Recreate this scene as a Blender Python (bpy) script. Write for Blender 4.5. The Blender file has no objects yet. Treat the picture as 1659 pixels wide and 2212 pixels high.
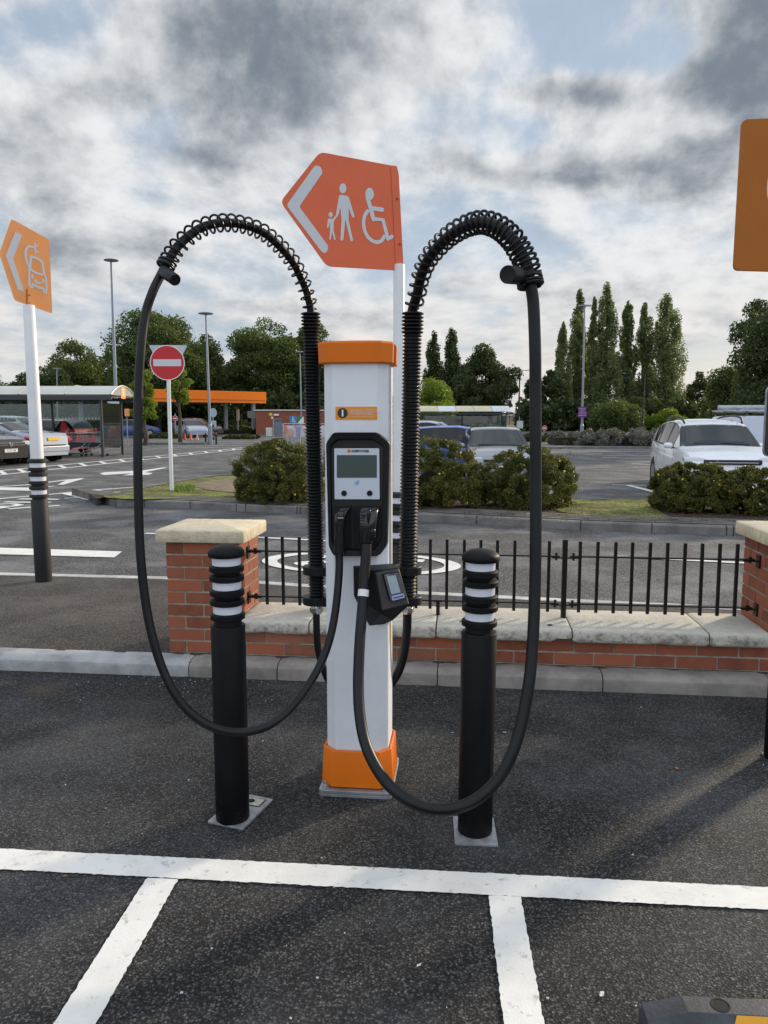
import bpy, bmesh, math, random
import numpy as np
from mathutils import Vector, Matrix, noise as mnoise
R = math.radians
C = bpy.context.scene.collection
random.seed(7)
# ------------------------------------------------------------------ camera
FOC, PX, PY, EYE, HZN = 1661., 829.5, 1106., 1.5, 905.
PITCH = math.atan((PY - HZN) / FOC)
cam_d = bpy.data.cameras.new('camera'); cam = bpy.data.objects.new('camera', cam_d); C.objects.link(cam)
cam.location = (0, 0, EYE); cam.rotation_euler = (R(90) - PITCH, 0, 0)
cam_d.sensor_fit = 'VERTICAL'; cam_d.sensor_height = 24; cam_d.lens = 24 * FOC / 2212.
cam_d.clip_start = .05; cam_d.clip_end = 3000
bpy.context.scene.camera = cam
# ------------------------------------------------------------------ light
SUN_AZ, SUN_EL = R(50), R(17)
vs = bpy.context.scene.view_settings
vs.view_transform = 'Standard'; vs.look = 'None'; vs.gamma = 1; vs.use_curve_mapping = False; vs.exposure = 0.35
sl = bpy.data.lights.new('sun', 'SUN'); so = bpy.data.objects.new('sun', sl); C.objects.link(so)
sl.energy = 3.0; sl.angle = R(3.5); sl.color = (1, .83, .62)
sd = Vector((math.sin(SUN_AZ) * math.cos(SUN_EL), math.cos(SUN_AZ) * math.cos(SUN_EL), math.sin(SUN_EL)))
so.rotation_euler = sd.to_track_quat('Z', 'Y').to_euler(); so.location = (20, 20, 20)
w = bpy.data.worlds.new('World'); bpy.context.scene.world = w; w.use_nodes = True
nt = w.node_tree; nt.nodes.clear()

class NT:
    """short-hand for building node trees"""
    def __init__(s, t): s.t = t
    def n(s, typ, **k):
        o = s.t.nodes.new(typ)
        for a, b in k.items(): setattr(o, a, b)
        return o
    def inp(s, sock, v):
        if hasattr(v, 'is_output'): s.t.links.new(v, sock)
        elif v is not None: sock.default_value = v
    def m(s, op, a, b=None, c=None, clamp=False):
        o = s.n('ShaderNodeMath', operation=op, use_clamp=clamp)
        for i, v in enumerate((a, b, c)):
            if v is not None: s.inp(o.inputs[i], v)
        return o.outputs[0]
    def v(s, op, a, b=None, sc=None):
        o = s.n('ShaderNodeVectorMath', operation=op); s.inp(o.inputs[0], a)
        if b is not None: s.inp(o.inputs[1], b)
        if sc is not None: s.inp(o.inputs['Scale'], sc)
        return o.outputs['Value'] if op in ('DOT_PRODUCT', 'LENGTH', 'DISTANCE') else o.outputs[0]
    def noise(s, vec, scale, det=5, rough=.55, dist=0, dim='3D'):
        o = s.n('ShaderNodeTexNoise', noise_dimensions=dim); s.inp(o.inputs['Vector'], vec)
        o.inputs['Scale'].default_value = scale; o.inputs['Detail'].default_value = det
        o.inputs['Roughness'].default_value = rough; o.inputs['Distortion'].default_value = dist
        return o.outputs['Fac']
    def ss(s, x, lo, hi):
        o = s.n('ShaderNodeMapRange', interpolation_type='SMOOTHSTEP'); s.inp(o.inputs[0], x)
        s.inp(o.inputs[1], lo); s.inp(o.inputs[2], hi); return o.outputs[0]
    def mix(s, f, a, b, blend='MIX'):
        o = s.n('ShaderNodeMix', data_type='RGBA', blend_type=blend); s.inp(o.inputs[0], f)
        s.inp(o.inputs[6], a if hasattr(a, 'is_output') else (*a[:3], 1)); s.inp(o.inputs[7], b if hasattr(b, 'is_output') else (*b[:3], 1))
        return o.outputs[2]

def ray(x, y):
    a = (x - PX) / FOC; b = (y - PY) / FOC; c, s = math.cos(PITCH), math.sin(PITCH)
    return Vector((a, c - b * s, -(s + b * c)))
N = NT(nt)
tc = N.n('ShaderNodeTexCoord'); D0 = N.v('NORMALIZE', tc.outputs['Generated'])
sky = N.n('ShaderNodeTexSky', sky_type='NISHITA', sun_disc=False, sun_elevation=SUN_EL, sun_rotation=SUN_AZ, air_density=1.2, dust_density=1.5, ozone_density=2.5)
sp = N.n('ShaderNodeSeparateXYZ'); N.inp(sp.inputs[0], D0)
zc = N.m('MAXIMUM', sp.outputs[2], 0.0)
# bearing and a stretched height: bands low down, rounder heaps higher up
cb = N.n('ShaderNodeCombineXYZ'); N.inp(cb.inputs[0], sp.outputs[0]); N.inp(cb.inputs[1], sp.outputs[1]); N.inp(cb.inputs[2], N.m('MULTIPLY', N.m('LOGARITHM', N.m('ADD', zc, .07), 2.718), .50))
CV = cb.outputs[0]
n1 = N.noise(CV, 3.6, 13, .60, .12); n1b = N.noise(N.v('ADD', CV, (.020, .006, .022)), 3.6, 13, .60, .12)
n2 = N.noise(N.v('ADD', CV, (7.3, 2.1, 0)), 8.5, 9, .60, .1); n3 = N.noise(N.v('ADD', CV, (1.7, 9.4, 3)), 2.6, 6, .55, .1)
wn = N.n('ShaderNodeTexNoise'); N.inp(wn.inputs['Vector'], CV); wn.inputs['Scale'].default_value = 2.6; wn.inputs['Detail'].default_value = 6
warp = N.v('SCALE', N.v('SUBTRACT', wn.outputs['Color'], (.5, .5, .5)), sc=.22)
DW = N.v('ADD', D0, warp)
def blob(x, y, rx, ry, amp):
    """an elliptical cloud bank centred on one bearing of the sky"""
    c = ray(x, y).normalized(); rt = Vector((c.y, -c.x, 0)).normalized(); up = rt.cross(c).normalized()
    dv = N.v('SUBTRACT', DW, tuple(c))
    a = N.m('DIVIDE', N.v('DOT_PRODUCT', dv, tuple(rt)), rx / FOC); b = N.m('DIVIDE', N.v('DOT_PRODUCT', dv, tuple(up)), ry / FOC)
    r = N.m('ADD', N.m('MULTIPLY', a, a), N.m('MULTIPLY', b, b))
    return N.m('MULTIPLY', N.m('EXPONENT', N.m('MULTIPLY', r, -1.0)), amp)
def total(bl):
    s = None
    for b in bl:
        v = blob(*b); s = v if s is None else N.m('ADD', s, v)
    return s
dark = total([(690, 110, 230, 120, .72), (560, 180, 150, 60, .35), (530, 290, 110, 50, .35), (1330, 400, 230, 48, .8), (1620, 130, 80, 120, .75), (1200, 255, 120, 42, .85),
              (1500, 225, 130, 36, .65), (190, 230, 110, 40, .3), (40, 340, 90, 30, .10), (1580, 320, 110, 26, .5), (1000, 440, 120, 28, .3), (420, 380, 160, 24, .25), (1480, 505, 200, 30, .28), (420, 440, 160, 26, .22), (1380, 600, 260, 22, .22), (560, 610, 260, 16, .18)])
gap = total([(430, 290, 100, 70, .5), (900, 330, 130, 50, .42), (90, 30, 150, 35, .4), (1030, 250, 50, 50, .3), (1370, 160, 90, 40, .4), (330, 20, 90, 30, .3), (1010, 400, 60, 20, .2)])
dens = N.m('SUBTRACT', N.m('ADD', N.m('ADD', N.m('MULTIPLY', n1, .85), N.m('MULTIPLY', n2, .15)), N.m('MULTIPLY', dark, .30)), N.m('MULTIPLY', gap, .20))
cov = N.ss(dens, .39, .55)
thick = N.ss(N.m('ADD', dens, N.m('MULTIPLY', N.m('SUBTRACT', n3, .5), .55)), .46, .80)
relief = N.m('MULTIPLY', N.m('SUBTRACT', n1, n1b), 6.3)
dk = N.m('SUBTRACT', N.m('ADD', thick, N.m('MULTIPLY', N.m('SUBTRACT', n2, .5), .6)), relief)
dk = N.m('ADD', N.m('ADD', dk, .06), N.m('MULTIPLY', dark, .35)); dk = N.ss(dk, -.35, 1.55)
hor = N.ss(sp.outputs[2], .22, .0)
side = N.ss(N.m('DIVIDE', sp.outputs[0], N.m('MAXIMUM', sp.outputs[1], .05)), -.5, .7)
bright = N.mix(hor, (6.7, 6.8, 6.9), (6.8, 6.4, 5.9)); grey = N.mix(hor, (1.6, 1.9, 2.3), (2.4, 2.9, 3.5))
cloud = N.mix(dk, bright, grey)
gapc = N.mix(.75, sky.outputs[0], N.mix(hor, (3.3, 4.1, 5.2), (3.8, 4.5, 5.3)))
col = N.mix(N.m('ADD', N.m('MULTIPLY', cov, .9), .1), gapc, cloud)
low = N.ss(sp.outputs[2], .10, .0)
col = N.mix(N.m('MULTIPLY', low, .6), col, N.mix(side, (4.9, 5.4, 6.0), (7.0, 6.3, 5.6)))
# brightening added to the unseen sky behind and overhead, as fill light
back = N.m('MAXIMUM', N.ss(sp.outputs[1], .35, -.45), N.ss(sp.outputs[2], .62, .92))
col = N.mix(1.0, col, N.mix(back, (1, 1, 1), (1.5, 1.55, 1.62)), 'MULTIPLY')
gnd = N.ss(sp.outputs[2], -.02, -.0)
col = N.mix(gnd, (1.2, 1.2, 1.2), col)
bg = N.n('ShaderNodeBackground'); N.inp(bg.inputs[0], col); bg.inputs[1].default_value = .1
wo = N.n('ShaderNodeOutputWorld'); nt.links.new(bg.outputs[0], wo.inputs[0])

# ------------------------------------------------------------------ helpers
def gp(x, y, z=0.):
    r = ray(x, y); return Vector((0, 0, EYE)) + r * ((z - EYE) / r.z)
def at(x, y, Y):
    r = ray(x, y); return Vector((0, 0, EYE)) + r * (Y / r.y)
def onpl(x, y, P0, d):
    n = Vector((-d[1], d[0], 0)); r = ray(x, y); o = Vector((0, 0, EYE))
    return o + r * (n.dot(Vector(P0) - o) / n.dot(r))
A6 = R(-6)
def W(u, v, z=0.): return Vector((u * math.cos(A6) - v * math.sin(A6), u * math.sin(A6) + v * math.cos(A6), z))
UVEC = (math.cos(A6), math.sin(A6))

class MB:
    def __init__(s): s.v = []; s.f = []; s.mi = []; s.cur = 0
    def add(s, vs, fs):
        b = len(s.v); s.v += [tuple(p) for p in vs]; s.f += [tuple(i + b for i in f) for f in fs]; s.mi += [s.cur] * len(fs); return s
    def box(s, c, d, rz=0, rot=None):
        hx, hy, hz = d[0] / 2, d[1] / 2, d[2] / 2
        M = rot if rot is not None else Matrix.Rotation(rz, 3, 'Z')
        vs = [Vector(c) + M @ Vector((x * hx, y * hy, z * hz)) for x in (-1, 1) for y in (-1, 1) for z in (-1, 1)]
        return s.add(vs, [(0, 1, 3, 2), (4, 6, 7, 5), (0, 4, 5, 1), (2, 3, 7, 6), (0, 2, 6, 4), (1, 5, 7, 3)])
    def tube(s, pts, r, n=10, cap=True):
        pts = [Vector(p) for p in pts]; k = len(pts); rr = r if hasattr(r, '__len__') else [r] * k
        vs = []; t0 = (pts[1] - pts[0]).normalized()
        nr = t0.orthogonal().normalized()
        for i, p in enumerate(pts):
            t = (pts[min(i + 1, k - 1)] - pts[max(i - 1, 0)]).normalized()
            nr = (nr - t * nr.dot(t)).normalized(); b = t.cross(nr)
            for j in range(n):
                a = 2 * math.pi * j / n; vs.append(p + (nr * math.cos(a) + b * math.sin(a)) * rr[i])
        fs = [(i * n + j, i * n + (j + 1) % n, (i + 1) * n + (j + 1) % n, (i + 1) * n + j) for i in range(k - 1) for j in range(n)]
        if cap: fs += [tuple(range(n))[::-1], tuple((k - 1) * n + j for j in range(n))]
        return s.add(vs, fs)
    def lathe(s, prof, c=(0, 0, 0), n=24, axis=None):
        """prof: (radius, height) up the axis"""
        M = Matrix.Identity(3) if axis is None else Vector(axis).to_track_quat('Z', 'Y').to_matrix()
        vs = [Vector(c) + M @ Vector((r * math.cos(2 * math.pi * j / n), r * math.sin(2 * math.pi * j / n), z)) for r, z in prof for j in range(n)]
        k = len(prof)
        fs = [(i * n + j, i * n + (j + 1) % n, (i + 1) * n + (j + 1) % n, (i + 1) * n + j) for i in range(k - 1) for j in range(n)]
        fs += [tuple(range(n))[::-1], tuple((k - 1) * n + j for j in range(n))]
        return s.add(vs, fs)
    def prism(s, front, back):
        n = len(front)
        return s.add(list(front) + list(back), [tuple(range(n)), tuple(range(2 * n - 1, n - 1, -1))] + [(i, n + i, n + (i + 1) % n, (i + 1) % n) for i in range(n)])
    def slab(s, poly, z0, z1):
        return s.prism([(p[0], p[1], z1) for p in poly], [(p[0], p[1], z0) for p in poly])
    def loft(s, rings, cap=True):
        n = len(rings[0]); vs = [p for r in rings for p in r]; k = len(rings)
        fs = [(i * n + j, i * n + (j + 1) % n, (i + 1) * n + (j + 1) % n, (i + 1) * n + j) for i in range(k - 1) for j in range(n)]
        if cap: fs += [tuple(range(n))[::-1], tuple((k - 1) * n + j for j in range(n))]
        return s.add(vs, fs)
    def grid(s, rows):
        n = len(rows[0]); vs = [p for r in rows for p in r]
        return s.add(vs, [(i * n + j, i * n + j + 1, (i + 1) * n + j + 1, (i + 1) * n + j) for i in range(len(rows) - 1) for j in range(n - 1)])
    def extend(s, o, M=None):
        return s.add([M @ Vector(p) for p in o.v] if M else o.v, o.f)

def wmat(o):
    m = o.matrix_basis.copy()
    while o.parent: o = o.parent; m = o.matrix_basis @ m
    return m
def meta(o, label=None, cat=None, group=None, kind=None):
    if label: o['label'] = label
    if cat: o['category'] = cat
    if group: o['group'] = group
    if kind: o['kind'] = kind
    return o
def thing(name, label, cat, loc=(0, 0, 0), rz=0, group=None):
    o = bpy.data.objects.new(name, None); C.objects.link(o); o.location = loc; o.rotation_euler = (0, 0, rz)
    o.empty_display_size = .1
    return meta(o, label, cat, group)
def obj(name, mb, mat, parent=None, world=False, smooth=False, bevel=0, bseg=2, sub=0, label=None, angle=None, fix=True):
    me = bpy.data.meshes.new(name)
    vs = mb.v
    if world and parent is not None:
        iv = wmat(parent).inverted(); vs = [tuple(iv @ Vector(p)) for p in vs]
    me.from_pydata(vs, [], mb.f)
    mats = mat if isinstance(mat, (list, tuple)) else [mat]
    for m in mats: me.materials.append(m)
    if len(mats) > 1: me.polygons.foreach_set('material_index', mb.mi)
    if fix:
        bm = bmesh.new(); bm.from_mesh(me); bmesh.ops.recalc_face_normals(bm, faces=bm.faces); bm.to_mesh(me); bm.free()
    if smooth:
        me.polygons.foreach_set('use_smooth', [True] * len(me.polygons))
        if angle is not None:
            try: me.set_sharp_from_angle(angle=R(angle))
            except Exception: pass
    me.update()
    o = bpy.data.objects.new(name, me); C.objects.link(o)
    if parent is not None: o.parent = parent
    if bevel:
        m = o.modifiers.new('bevel', 'BEVEL'); m.width = bevel; m.segments = bseg; m.limit_method = 'ANGLE'; m.angle_limit = R(35)
        m.harden_normals = True
        me.polygons.foreach_set('use_smooth', [True] * len(me.polygons))
        try: me.set_sharp_from_angle(angle=R(50))
        except Exception: pass
    if sub:
        m = o.modifiers.new('sub', 'SUBSURF'); m.levels = sub; m.render_levels = sub
        me.polygons.foreach_set('use_smooth', [True] * len(me.polygons))
    if label: o['label'] = label
    return o
def one(name, mb, mat, label, cat, group=None, kind=None, **k):
    return meta(obj(name, mb, mat, None, **k), label, cat, group, kind)
def struct(name, mb, mat, **k):
    return meta(obj(name, mb, mat, None, **k), kind='structure')
def copy_tree(o, parent=None):
    c = o.copy(); C.objects.link(c); c.parent = parent
    for ch in list(o.children): copy_tree(ch, c)
    return c
def text_mb(s, size, M, align='CENTER', depth=.0005, spacing=1.0, sx=1., bold=0.):
    cu = bpy.data.curves.new('t', 'FONT'); cu.body = s; cu.size = size; cu.align_x = align; cu.align_y = 'CENTER'
    cu.extrude = depth; cu.space_character = spacing; cu.offset = bold; cu.resolution_u = 3
    to = bpy.data.objects.new('t', cu); C.objects.link(to)
    bpy.context.view_layer.update()
    me = bpy.data.meshes.new_from_object(to.evaluated_get(bpy.context.evaluated_depsgraph_get()))
    mb = MB(); mb.add([M @ Vector((v.co.x * sx, v.co.y, v.co.z)) for v in me.vertices], [tuple(p.vertices) for p in me.polygons])
    bpy.data.objects.remove(to); bpy.data.curves.remove(cu); bpy.data.meshes.remove(me)
    return mb
def catmull(p, k=8, closed=False):
    p = [Vector(q) for q in p]; out = []; n = len(p)
    for i in range(n if closed else n - 1):
        if closed: a, b, c, d = p[i - 1], p[i], p[(i + 1) % n], p[(i + 2) % n]
        else: a, b, c, d = p[max(i - 1, 0)], p[i], p[i + 1], p[min(i + 2, n - 1)]
        for j in range(k):
            t = j / k; out.append(.5 * ((2 * b) + (c - a) * t + (2 * a - 5 * b + 4 * c - d) * t * t + (3 * b - a - 3 * c + d) * t ** 3))
    if not closed: out.append(p[-1])
    return out
def rrect(x0, y0, x1, y1, r, n=5):
    out = []
    for cx, cy, a0 in ((x1 - r, y0 + r, -90), (x1 - r, y1 - r, 0), (x0 + r, y1 - r, 90), (x0 + r, y0 + r, 180)):
        for i in range(n + 1):
            a = R(a0 + 90 * i / n); out.append((cx + r * math.cos(a), cy + r * math.sin(a)))
    return out
def rounded(poly, rad, n=5):
    out = []; k = len(poly)
    for i in range(k):
        p = Vector(poly[i]); a = Vector(poly[i - 1]); b = Vector(poly[(i + 1) % k]); r = rad[i] if hasattr(rad, '__len__') else rad
        da = (a - p); db = (b - p); ra = min(r, da.length * .45); rb = min(r, db.length * .45)
        A = p + da.normalized() * ra; B = p + db.normalized() * rb
        for j in range(n + 1):
            t = j / n; out.append(tuple((1 - t) ** 2 * A + 2 * t * (1 - t) * p + t * t * B))
    return out

# ------------------------------------------------------------------ materials
MATS = {}
def pm(name, col, rough=.5, metal=0., var=0., vs_=6., bump=0., bs=60., coat=0., spec=.5, var2=None, isl=0., emis=None, trans=0., coord='Object', bd=4):
    if name in MATS: return MATS[name]
    m = bpy.data.materials.new(name); m.use_nodes = True; t = m.node_tree; t.nodes.clear(); n = NT(t)
    p = n.n('ShaderNodeBsdfPrincipled'); o = n.n('ShaderNodeOutputMaterial'); t.links.new(p.outputs[0], o.inputs[0])
    p.inputs['Roughness'].default_value = rough; p.inputs['Metallic'].default_value = metal
    p.inputs['Specular IOR Level'].default_value = spec; p.inputs['Coat Weight'].default_value = coat; p.inputs['Coat Roughness'].default_value = .06
    c = n.n('ShaderNodeTexCoord').outputs[coord]; cc = None
    if var:
        f = n.noise(c, vs_, 5, .6); d = var2 if var2 else tuple(x * (1 - var) for x in col); u = tuple(min(1, x * (1 + var)) for x in col)
        cc = n.mix(n.ss(f, .3, .7), d, u)
        f2 = n.noise(c, vs_ * 9, 4, .6); cc = n.mix(n.m('MULTIPLY', n.ss(f2, .45, .8), min(1, var)), cc, tuple(x * .6 for x in col))
        n.inp(p.inputs['Roughness'], n.m('ADD', n.m('MULTIPLY', f2, .25), rough - .1, clamp=True))
    if isl:
        g = n.n('ShaderNodeNewGeometry').outputs['Random Per Island']
        cc = n.mix(g, n.mix(.5, cc, tuple(x * (1 - isl) for x in col)) if cc is not None else tuple(x * (1 - isl) for x in col), tuple(min(1, x * (1 + isl)) for x in col))
    if cc is not None: n.inp(p.inputs['Base Color'], cc)
    else: p.inputs['Base Color'].default_value = (*col, 1)
    if bump:
        b = n.n('ShaderNodeBump'); b.inputs['Strength'].default_value = min(1., bump); b.inputs['Distance'].default_value = .01 * bump
        n.inp(b.inputs['Height'], n.noise(c, bs, bd, .6)); n.inp(p.inputs['Normal'], b.outputs[0])
    if emis: p.inputs['Emission Color'].default_value = (*emis[:3], 1); p.inputs['Emission Strength'].default_value = emis[3]
    MATS[name] = m; return m

def asphalt(name, dk, lt, sc, sparkle=.0, patch=.25, stain=None, bumpd=.004, rough=.85, bstr=.9, pits=.45):
    m = bpy.data.materials.new(name); m.use_nodes = True; t = m.node_tree; t.nodes.clear(); n = NT(t)
    p = n.n('ShaderNodeBsdfPrincipled'); o = n.n('ShaderNodeOutputMaterial'); t.links.new(p.outputs[0], o.inputs[0])
    c = n.n('ShaderNodeTexCoord').outputs['Object']
    wv = n.n('ShaderNodeTexNoise'); n.inp(wv.inputs['Vector'], c); wv.inputs['Scale'].default_value = sc * .8
    c2 = n.v('ADD', c, n.v('SCALE', wv.outputs['Color'], sc=.6 / sc))
    v = n.n('ShaderNodeTexVoronoi'); n.inp(v.inputs['Vector'], c2); v.inputs['Scale'].default_value = sc; v.inputs['Randomness'].default_value = 1
    s = n.n('ShaderNodeSeparateColor'); n.inp(s.inputs[0], v.outputs['Color'])
    a = n.mix(n.m('POWER', s.outputs[0], 1.6), dk, lt)
    a = n.mix(n.ss(v.outputs['Distance'], .25, .62), a, tuple(x * .25 for x in dk))
    # a few stones carry their own tint
    a = n.mix(n.m('MULTIPLY', n.ss(s.outputs[1], .86, .95), .5), a, (lt[0] * 1.12, lt[1] * 1.0, lt[2] * .88))
    pit = n.noise(n.v('ADD', c, (2, 5, 0)), sc * 1.1, 3, .7); a = n.mix(n.m('MULTIPLY', n.ss(pit, .50, .64), pits), a, tuple(x * .22 for x in dk))
    if sparkle: a = n.mix(n.ss(s.outputs[2], 1 - sparkle, 1 - sparkle * .6), a, (.5, .5, .48))
    big = n.noise(c, 1.1, 6, .6); mid = n.noise(n.v('ADD', c, (4, 4, 0)), 4.5, 5, .6)
    a = n.mix(n.m('MULTIPLY', n.ss(big, .42, .68), patch), a, tuple(x * 1.5 for x in lt))
    a = n.mix(n.m('MULTIPLY', n.ss(mid, .5, .75), patch), a, tuple(x * .6 for x in dk))
    if stain:
        for (sx, sy, sr, sa, scol) in stain:
            d = n.v('DISTANCE', n.v('ADD', c, n.v('SCALE', n.v('SUBTRACT', wv.outputs['Color'], (.5, .5, .5)), sc=.05)), (sx, sy, 0))
            fac = n.m('MULTIPLY', n.m('MULTIPLY', n.ss(d, sr, sr * .15), n.ss(mid, .35, .65)), sa)
            a = n.mix(fac, a, scol)
    n.inp(p.inputs['Base Color'], a); p.inputs['Roughness'].default_value = rough; p.inputs['Specular IOR Level'].default_value = .35
    b = n.n('ShaderNodeBump'); b.inputs['Strength'].default_value = bstr; b.inputs['Distance'].default_value = bumpd
    h = n.m('SUBTRACT', n.m('ADD', n.m('SUBTRACT', 1, v.outputs['Distance']), n.m('MULTIPLY', s.outputs[0], .7)), n.m('MULTIPLY', n.ss(pit, .45, .68), 1.3))
    n.inp(b.inputs['Height'], h); n.inp(p.inputs['Normal'], b.outputs[0])
    return m

def leafmat(name, c1, c2, gloss=.45, tr=.35, big=.25):
    m = bpy.data.materials.new(name); m.use_nodes = True; t = m.node_tree; t.nodes.clear(); n = NT(t)
    g = n.n('ShaderNodeNewGeometry').outputs['Random Per Island']; c = n.n('ShaderNodeTexCoord').outputs['Object']
    f = n.m('ADD', n.m('MULTIPLY', g, .6), n.m('MULTIPLY', n.ss(n.noise(c, big, 3), .35, .65), .5), clamp=True)
    col = n.mix(f, c1, c2)
    p = n.n('ShaderNodeBsdfPrincipled'); n.inp(p.inputs['Base Color'], col); p.inputs['Roughness'].default_value = gloss; p.inputs['Specular IOR Level'].default_value = .25
    tl = n.n('ShaderNodeBsdfTranslucent'); n.inp(tl.inputs[0], n.mix(.5, col, (c2[0] * 1.5, c2[1] * 1.6, c2[2] * .6)))
    mx = n.n('ShaderNodeMixShader'); mx.inputs[0].default_value = tr; t.links.new(p.outputs[0], mx.inputs[1]); t.links.new(tl.outputs[0], mx.inputs[2])
    o = n.n('ShaderNodeOutputMaterial'); t.links.new(mx.outputs[0], o.inputs[0]); return m

def glassmat(name, tint=(.8, .9, .88), alpha=.35, rough=.03, dirt=.15):
    """thin pane: mostly see-through, with sky reflections"""
    m = bpy.data.materials.new(name); m.use_nodes = True; t = m.node_tree; t.nodes.clear(); n = NT(t)
    tr = n.n('ShaderNodeBsdfTransparent'); tr.inputs[0].default_value = (*tint, 1)
    gl = n.n('ShaderNodeBsdfGlossy'); gl.inputs['Roughness'].default_value = rough
    df = n.n('ShaderNodeBsdfDiffuse'); df.inputs[0].default_value = (.35, .4, .4, 1)
    lw = n.n('ShaderNodeFresnel'); lw.inputs[0].default_value = 1.5
    m1 = n.n('ShaderNodeMixShader'); m1.inputs[0].default_value = dirt; t.links.new(tr.outputs[0], m1.inputs[1]); t.links.new(df.outputs[0], m1.inputs[2])
    m2 = n.n('ShaderNodeMixShader'); n.inp(m2.inputs[0], n.m('MULTIPLY', lw.outputs[0], 1 + alpha, clamp=True)); t.links.new(m1.outputs[0], m2.inputs[1]); t.links.new(gl.outputs[0], m2.inputs[2])
    o = n.n('ShaderNodeOutputMaterial'); t.links.new(m2.outputs[0], o.inputs[0]); return m

def paintline(name, col=(.72, .72, .68), wear=.35, sc=9.):
    m = bpy.data.materials.new(name); m.use_nodes = True; t = m.node_tree; t.nodes.clear(); n = NT(t)
    p = n.n('ShaderNodeBsdfPrincipled'); o = n.n('ShaderNodeOutputMaterial'); t.links.new(p.outputs[0], o.inputs[0])
    c = n.n('ShaderNodeTexCoord').outputs['Object']
    a = n.mix(n.ss(n.noise(c, sc * .5, 5, .65), .35, .7), col, tuple(x * .86 for x in col))
    sm = n.m('MULTIPLY', n.ss(n.noise(c, sc * 3, 7, .7, .4), .56, .70), wear)
    a = n.mix(sm, a, (.22, .22, .22))
    a = n.mix(n.m('MULTIPLY', n.ss(n.noise(c, sc * 14, 4, .7), .66, .74), wear * 1.3), a, (.1, .1, .1))
    n.inp(p.inputs['Base Color'], a); p.inputs['Roughness'].default_value = .6
    b = n.n('ShaderNodeBump'); b.inputs['Strength'].default_value = .5; b.inputs['Distance'].default_value = .002
    n.inp(b.inputs['Height'], n.noise(c, 140, 3, .6)); n.inp(p.inputs['Normal'], b.outputs[0]); return m

GREY_ROAD = asphalt('road_asphalt', (.11, .11, .113), (.29, .288, .288), 85, patch=.28, bumpd=.003, bstr=.5)
st = [(gp(90, 1492).x, gp(90, 1492).y, .16, .5, (.16, .10, .04)), (gp(1250, 1640).x, gp(1250, 1640).y, .45, .4, (.16, .16, .165)), (gp(1450, 1650).x, gp(1450, 1650).y, .35, .35, (.17, .165, .155)),
      (gp(1120, 1690).x, gp(1120, 1690).y, .3, .35, (.15, .15, .16)), (gp(250, 1570).x, gp(250, 1570).y, .5, .3, (.14, .13, .12)), (gp(640, 1800).x, gp(640, 1800).y, .25, .35, (.15, .15, .15)), (gp(600, 1490).x, gp(600, 1490).y, .25, .4, (.2, .2, .2))]
BAY = asphalt('fresh_asphalt', (.046, .047, .050), (.190, .192, .197), 118, sparkle=.0, patch=.24, pits=.8, stain=st, bumpd=.007, bstr=1., rough=.78)
PAVE = asphalt('pavement_tarmac', (.075, .064, .056), (.18, .158, .142), 110, patch=.25, bumpd=.002, bstr=.5)
LINE = paintline('line_paint', (.82, .80, .75), .6, 9.); LINE_OLD = paintline('old_line_paint', (.74, .74, .71), .4, 4.)
KERB = pm('kerb_concrete', (.25, .225, .205), .85, var=.28, vs_=5, bump=.5, bs=90)
KERB_L = pm('kerb_concrete_pale', (.34, .345, .34), .85, var=.25, vs_=5, bump=.5, bs=90)
KERB_D = pm('kerb_dark', (.17, .165, .16), .85, var=.3, vs_=3, bump=.5, bs=60)
MORTAR = pm('mortar', (.32, .30, .24), .9, var=.35, vs_=12, bump=.7, bs=120)
BRICK = pm('brick_face', (.27, .082, .042), .8, var=.35, vs_=14, bump=.5, bs=130, isl=.42)
BRICK_W = pm('weathered_brick', (.30, .115, .07), .85, var=.45, vs_=5, bump=.6, bs=130, isl=.35)
def stone(name, col, dirt, amt):
    m = pm(name, col, .85, var=.12, vs_=4, bump=.9, bs=55, bd=7); t = m.node_tree; n = NT(t)
    p = [x for x in t.nodes if x.type == 'BSDF_PRINCIPLED'][0]; src = p.inputs['Base Color'].links[0].from_socket
    c = n.n('ShaderNodeTexCoord').outputs['Object']
    sp_ = n.n('ShaderNodeSeparateXYZ'); n.inp(sp_.inputs[0], n.n('ShaderNodeNewGeometry').outputs['Normal'])
    vert = n.ss(n.m('ABSOLUTE', sp_.outputs[2]), .8, .3)
    g = n.m('MULTIPLY', n.ss(n.noise(c, 22, 8, .75), .46, .62), n.m('ADD', n.m('MULTIPLY', vert, amt), .12))
    a = n.mix(g, src, dirt); g2 = n.m('MULTIPLY', n.ss(n.noise(n.v('ADD', c, (3, 3, 3)), 75, 3, .6), .68, .73), .6)
    a = n.mix(g2, a, (.06, .055, .05)); n.inp(p.inputs['Base Color'], a); return m
CAPS = stone('cap_stone', (.66, .57, .41), (.36, .33, .26), .28)
COPE = stone('coping_stone', (.53, .50, .43), (.12, .11, .09), .6)
RAIL = pm('black_rail_paint', (.007, .006, .006), .32, spec=.35, bump=.1, bs=80)
WHITE_PC = pm('white_powder_coat', (.78, .80, .84), .42, var=.05, vs_=3, bump=.06, bs=700)
WHITE_POLE = pm('white_pole_paint', (.76, .77, .78), .35, var=.05, vs_=4)
ORANGE = pm('orange_plastic', (.76, .165, .002), .48, spec=.3, bump=.08, bs=500, var=.03)
BLACK_PL = pm('black_plastic', (.007, .0075, .009), .5, spec=.28, bump=.1, bs=400)
BLACK_GL = pm('glossy_black_plastic', (.006, .006, .007), .25, spec=.4)
RUBBER = pm('black_rubber', (.008, .009, .010), .42, spec=.3, bump=.15, bs=120, var=.15, vs_=10)
CABLE = pm('cable_sheath', (.006, .0068, .008), .38, spec=.32, var=.2, vs_=9, bump=.1, bs=200)
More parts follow.
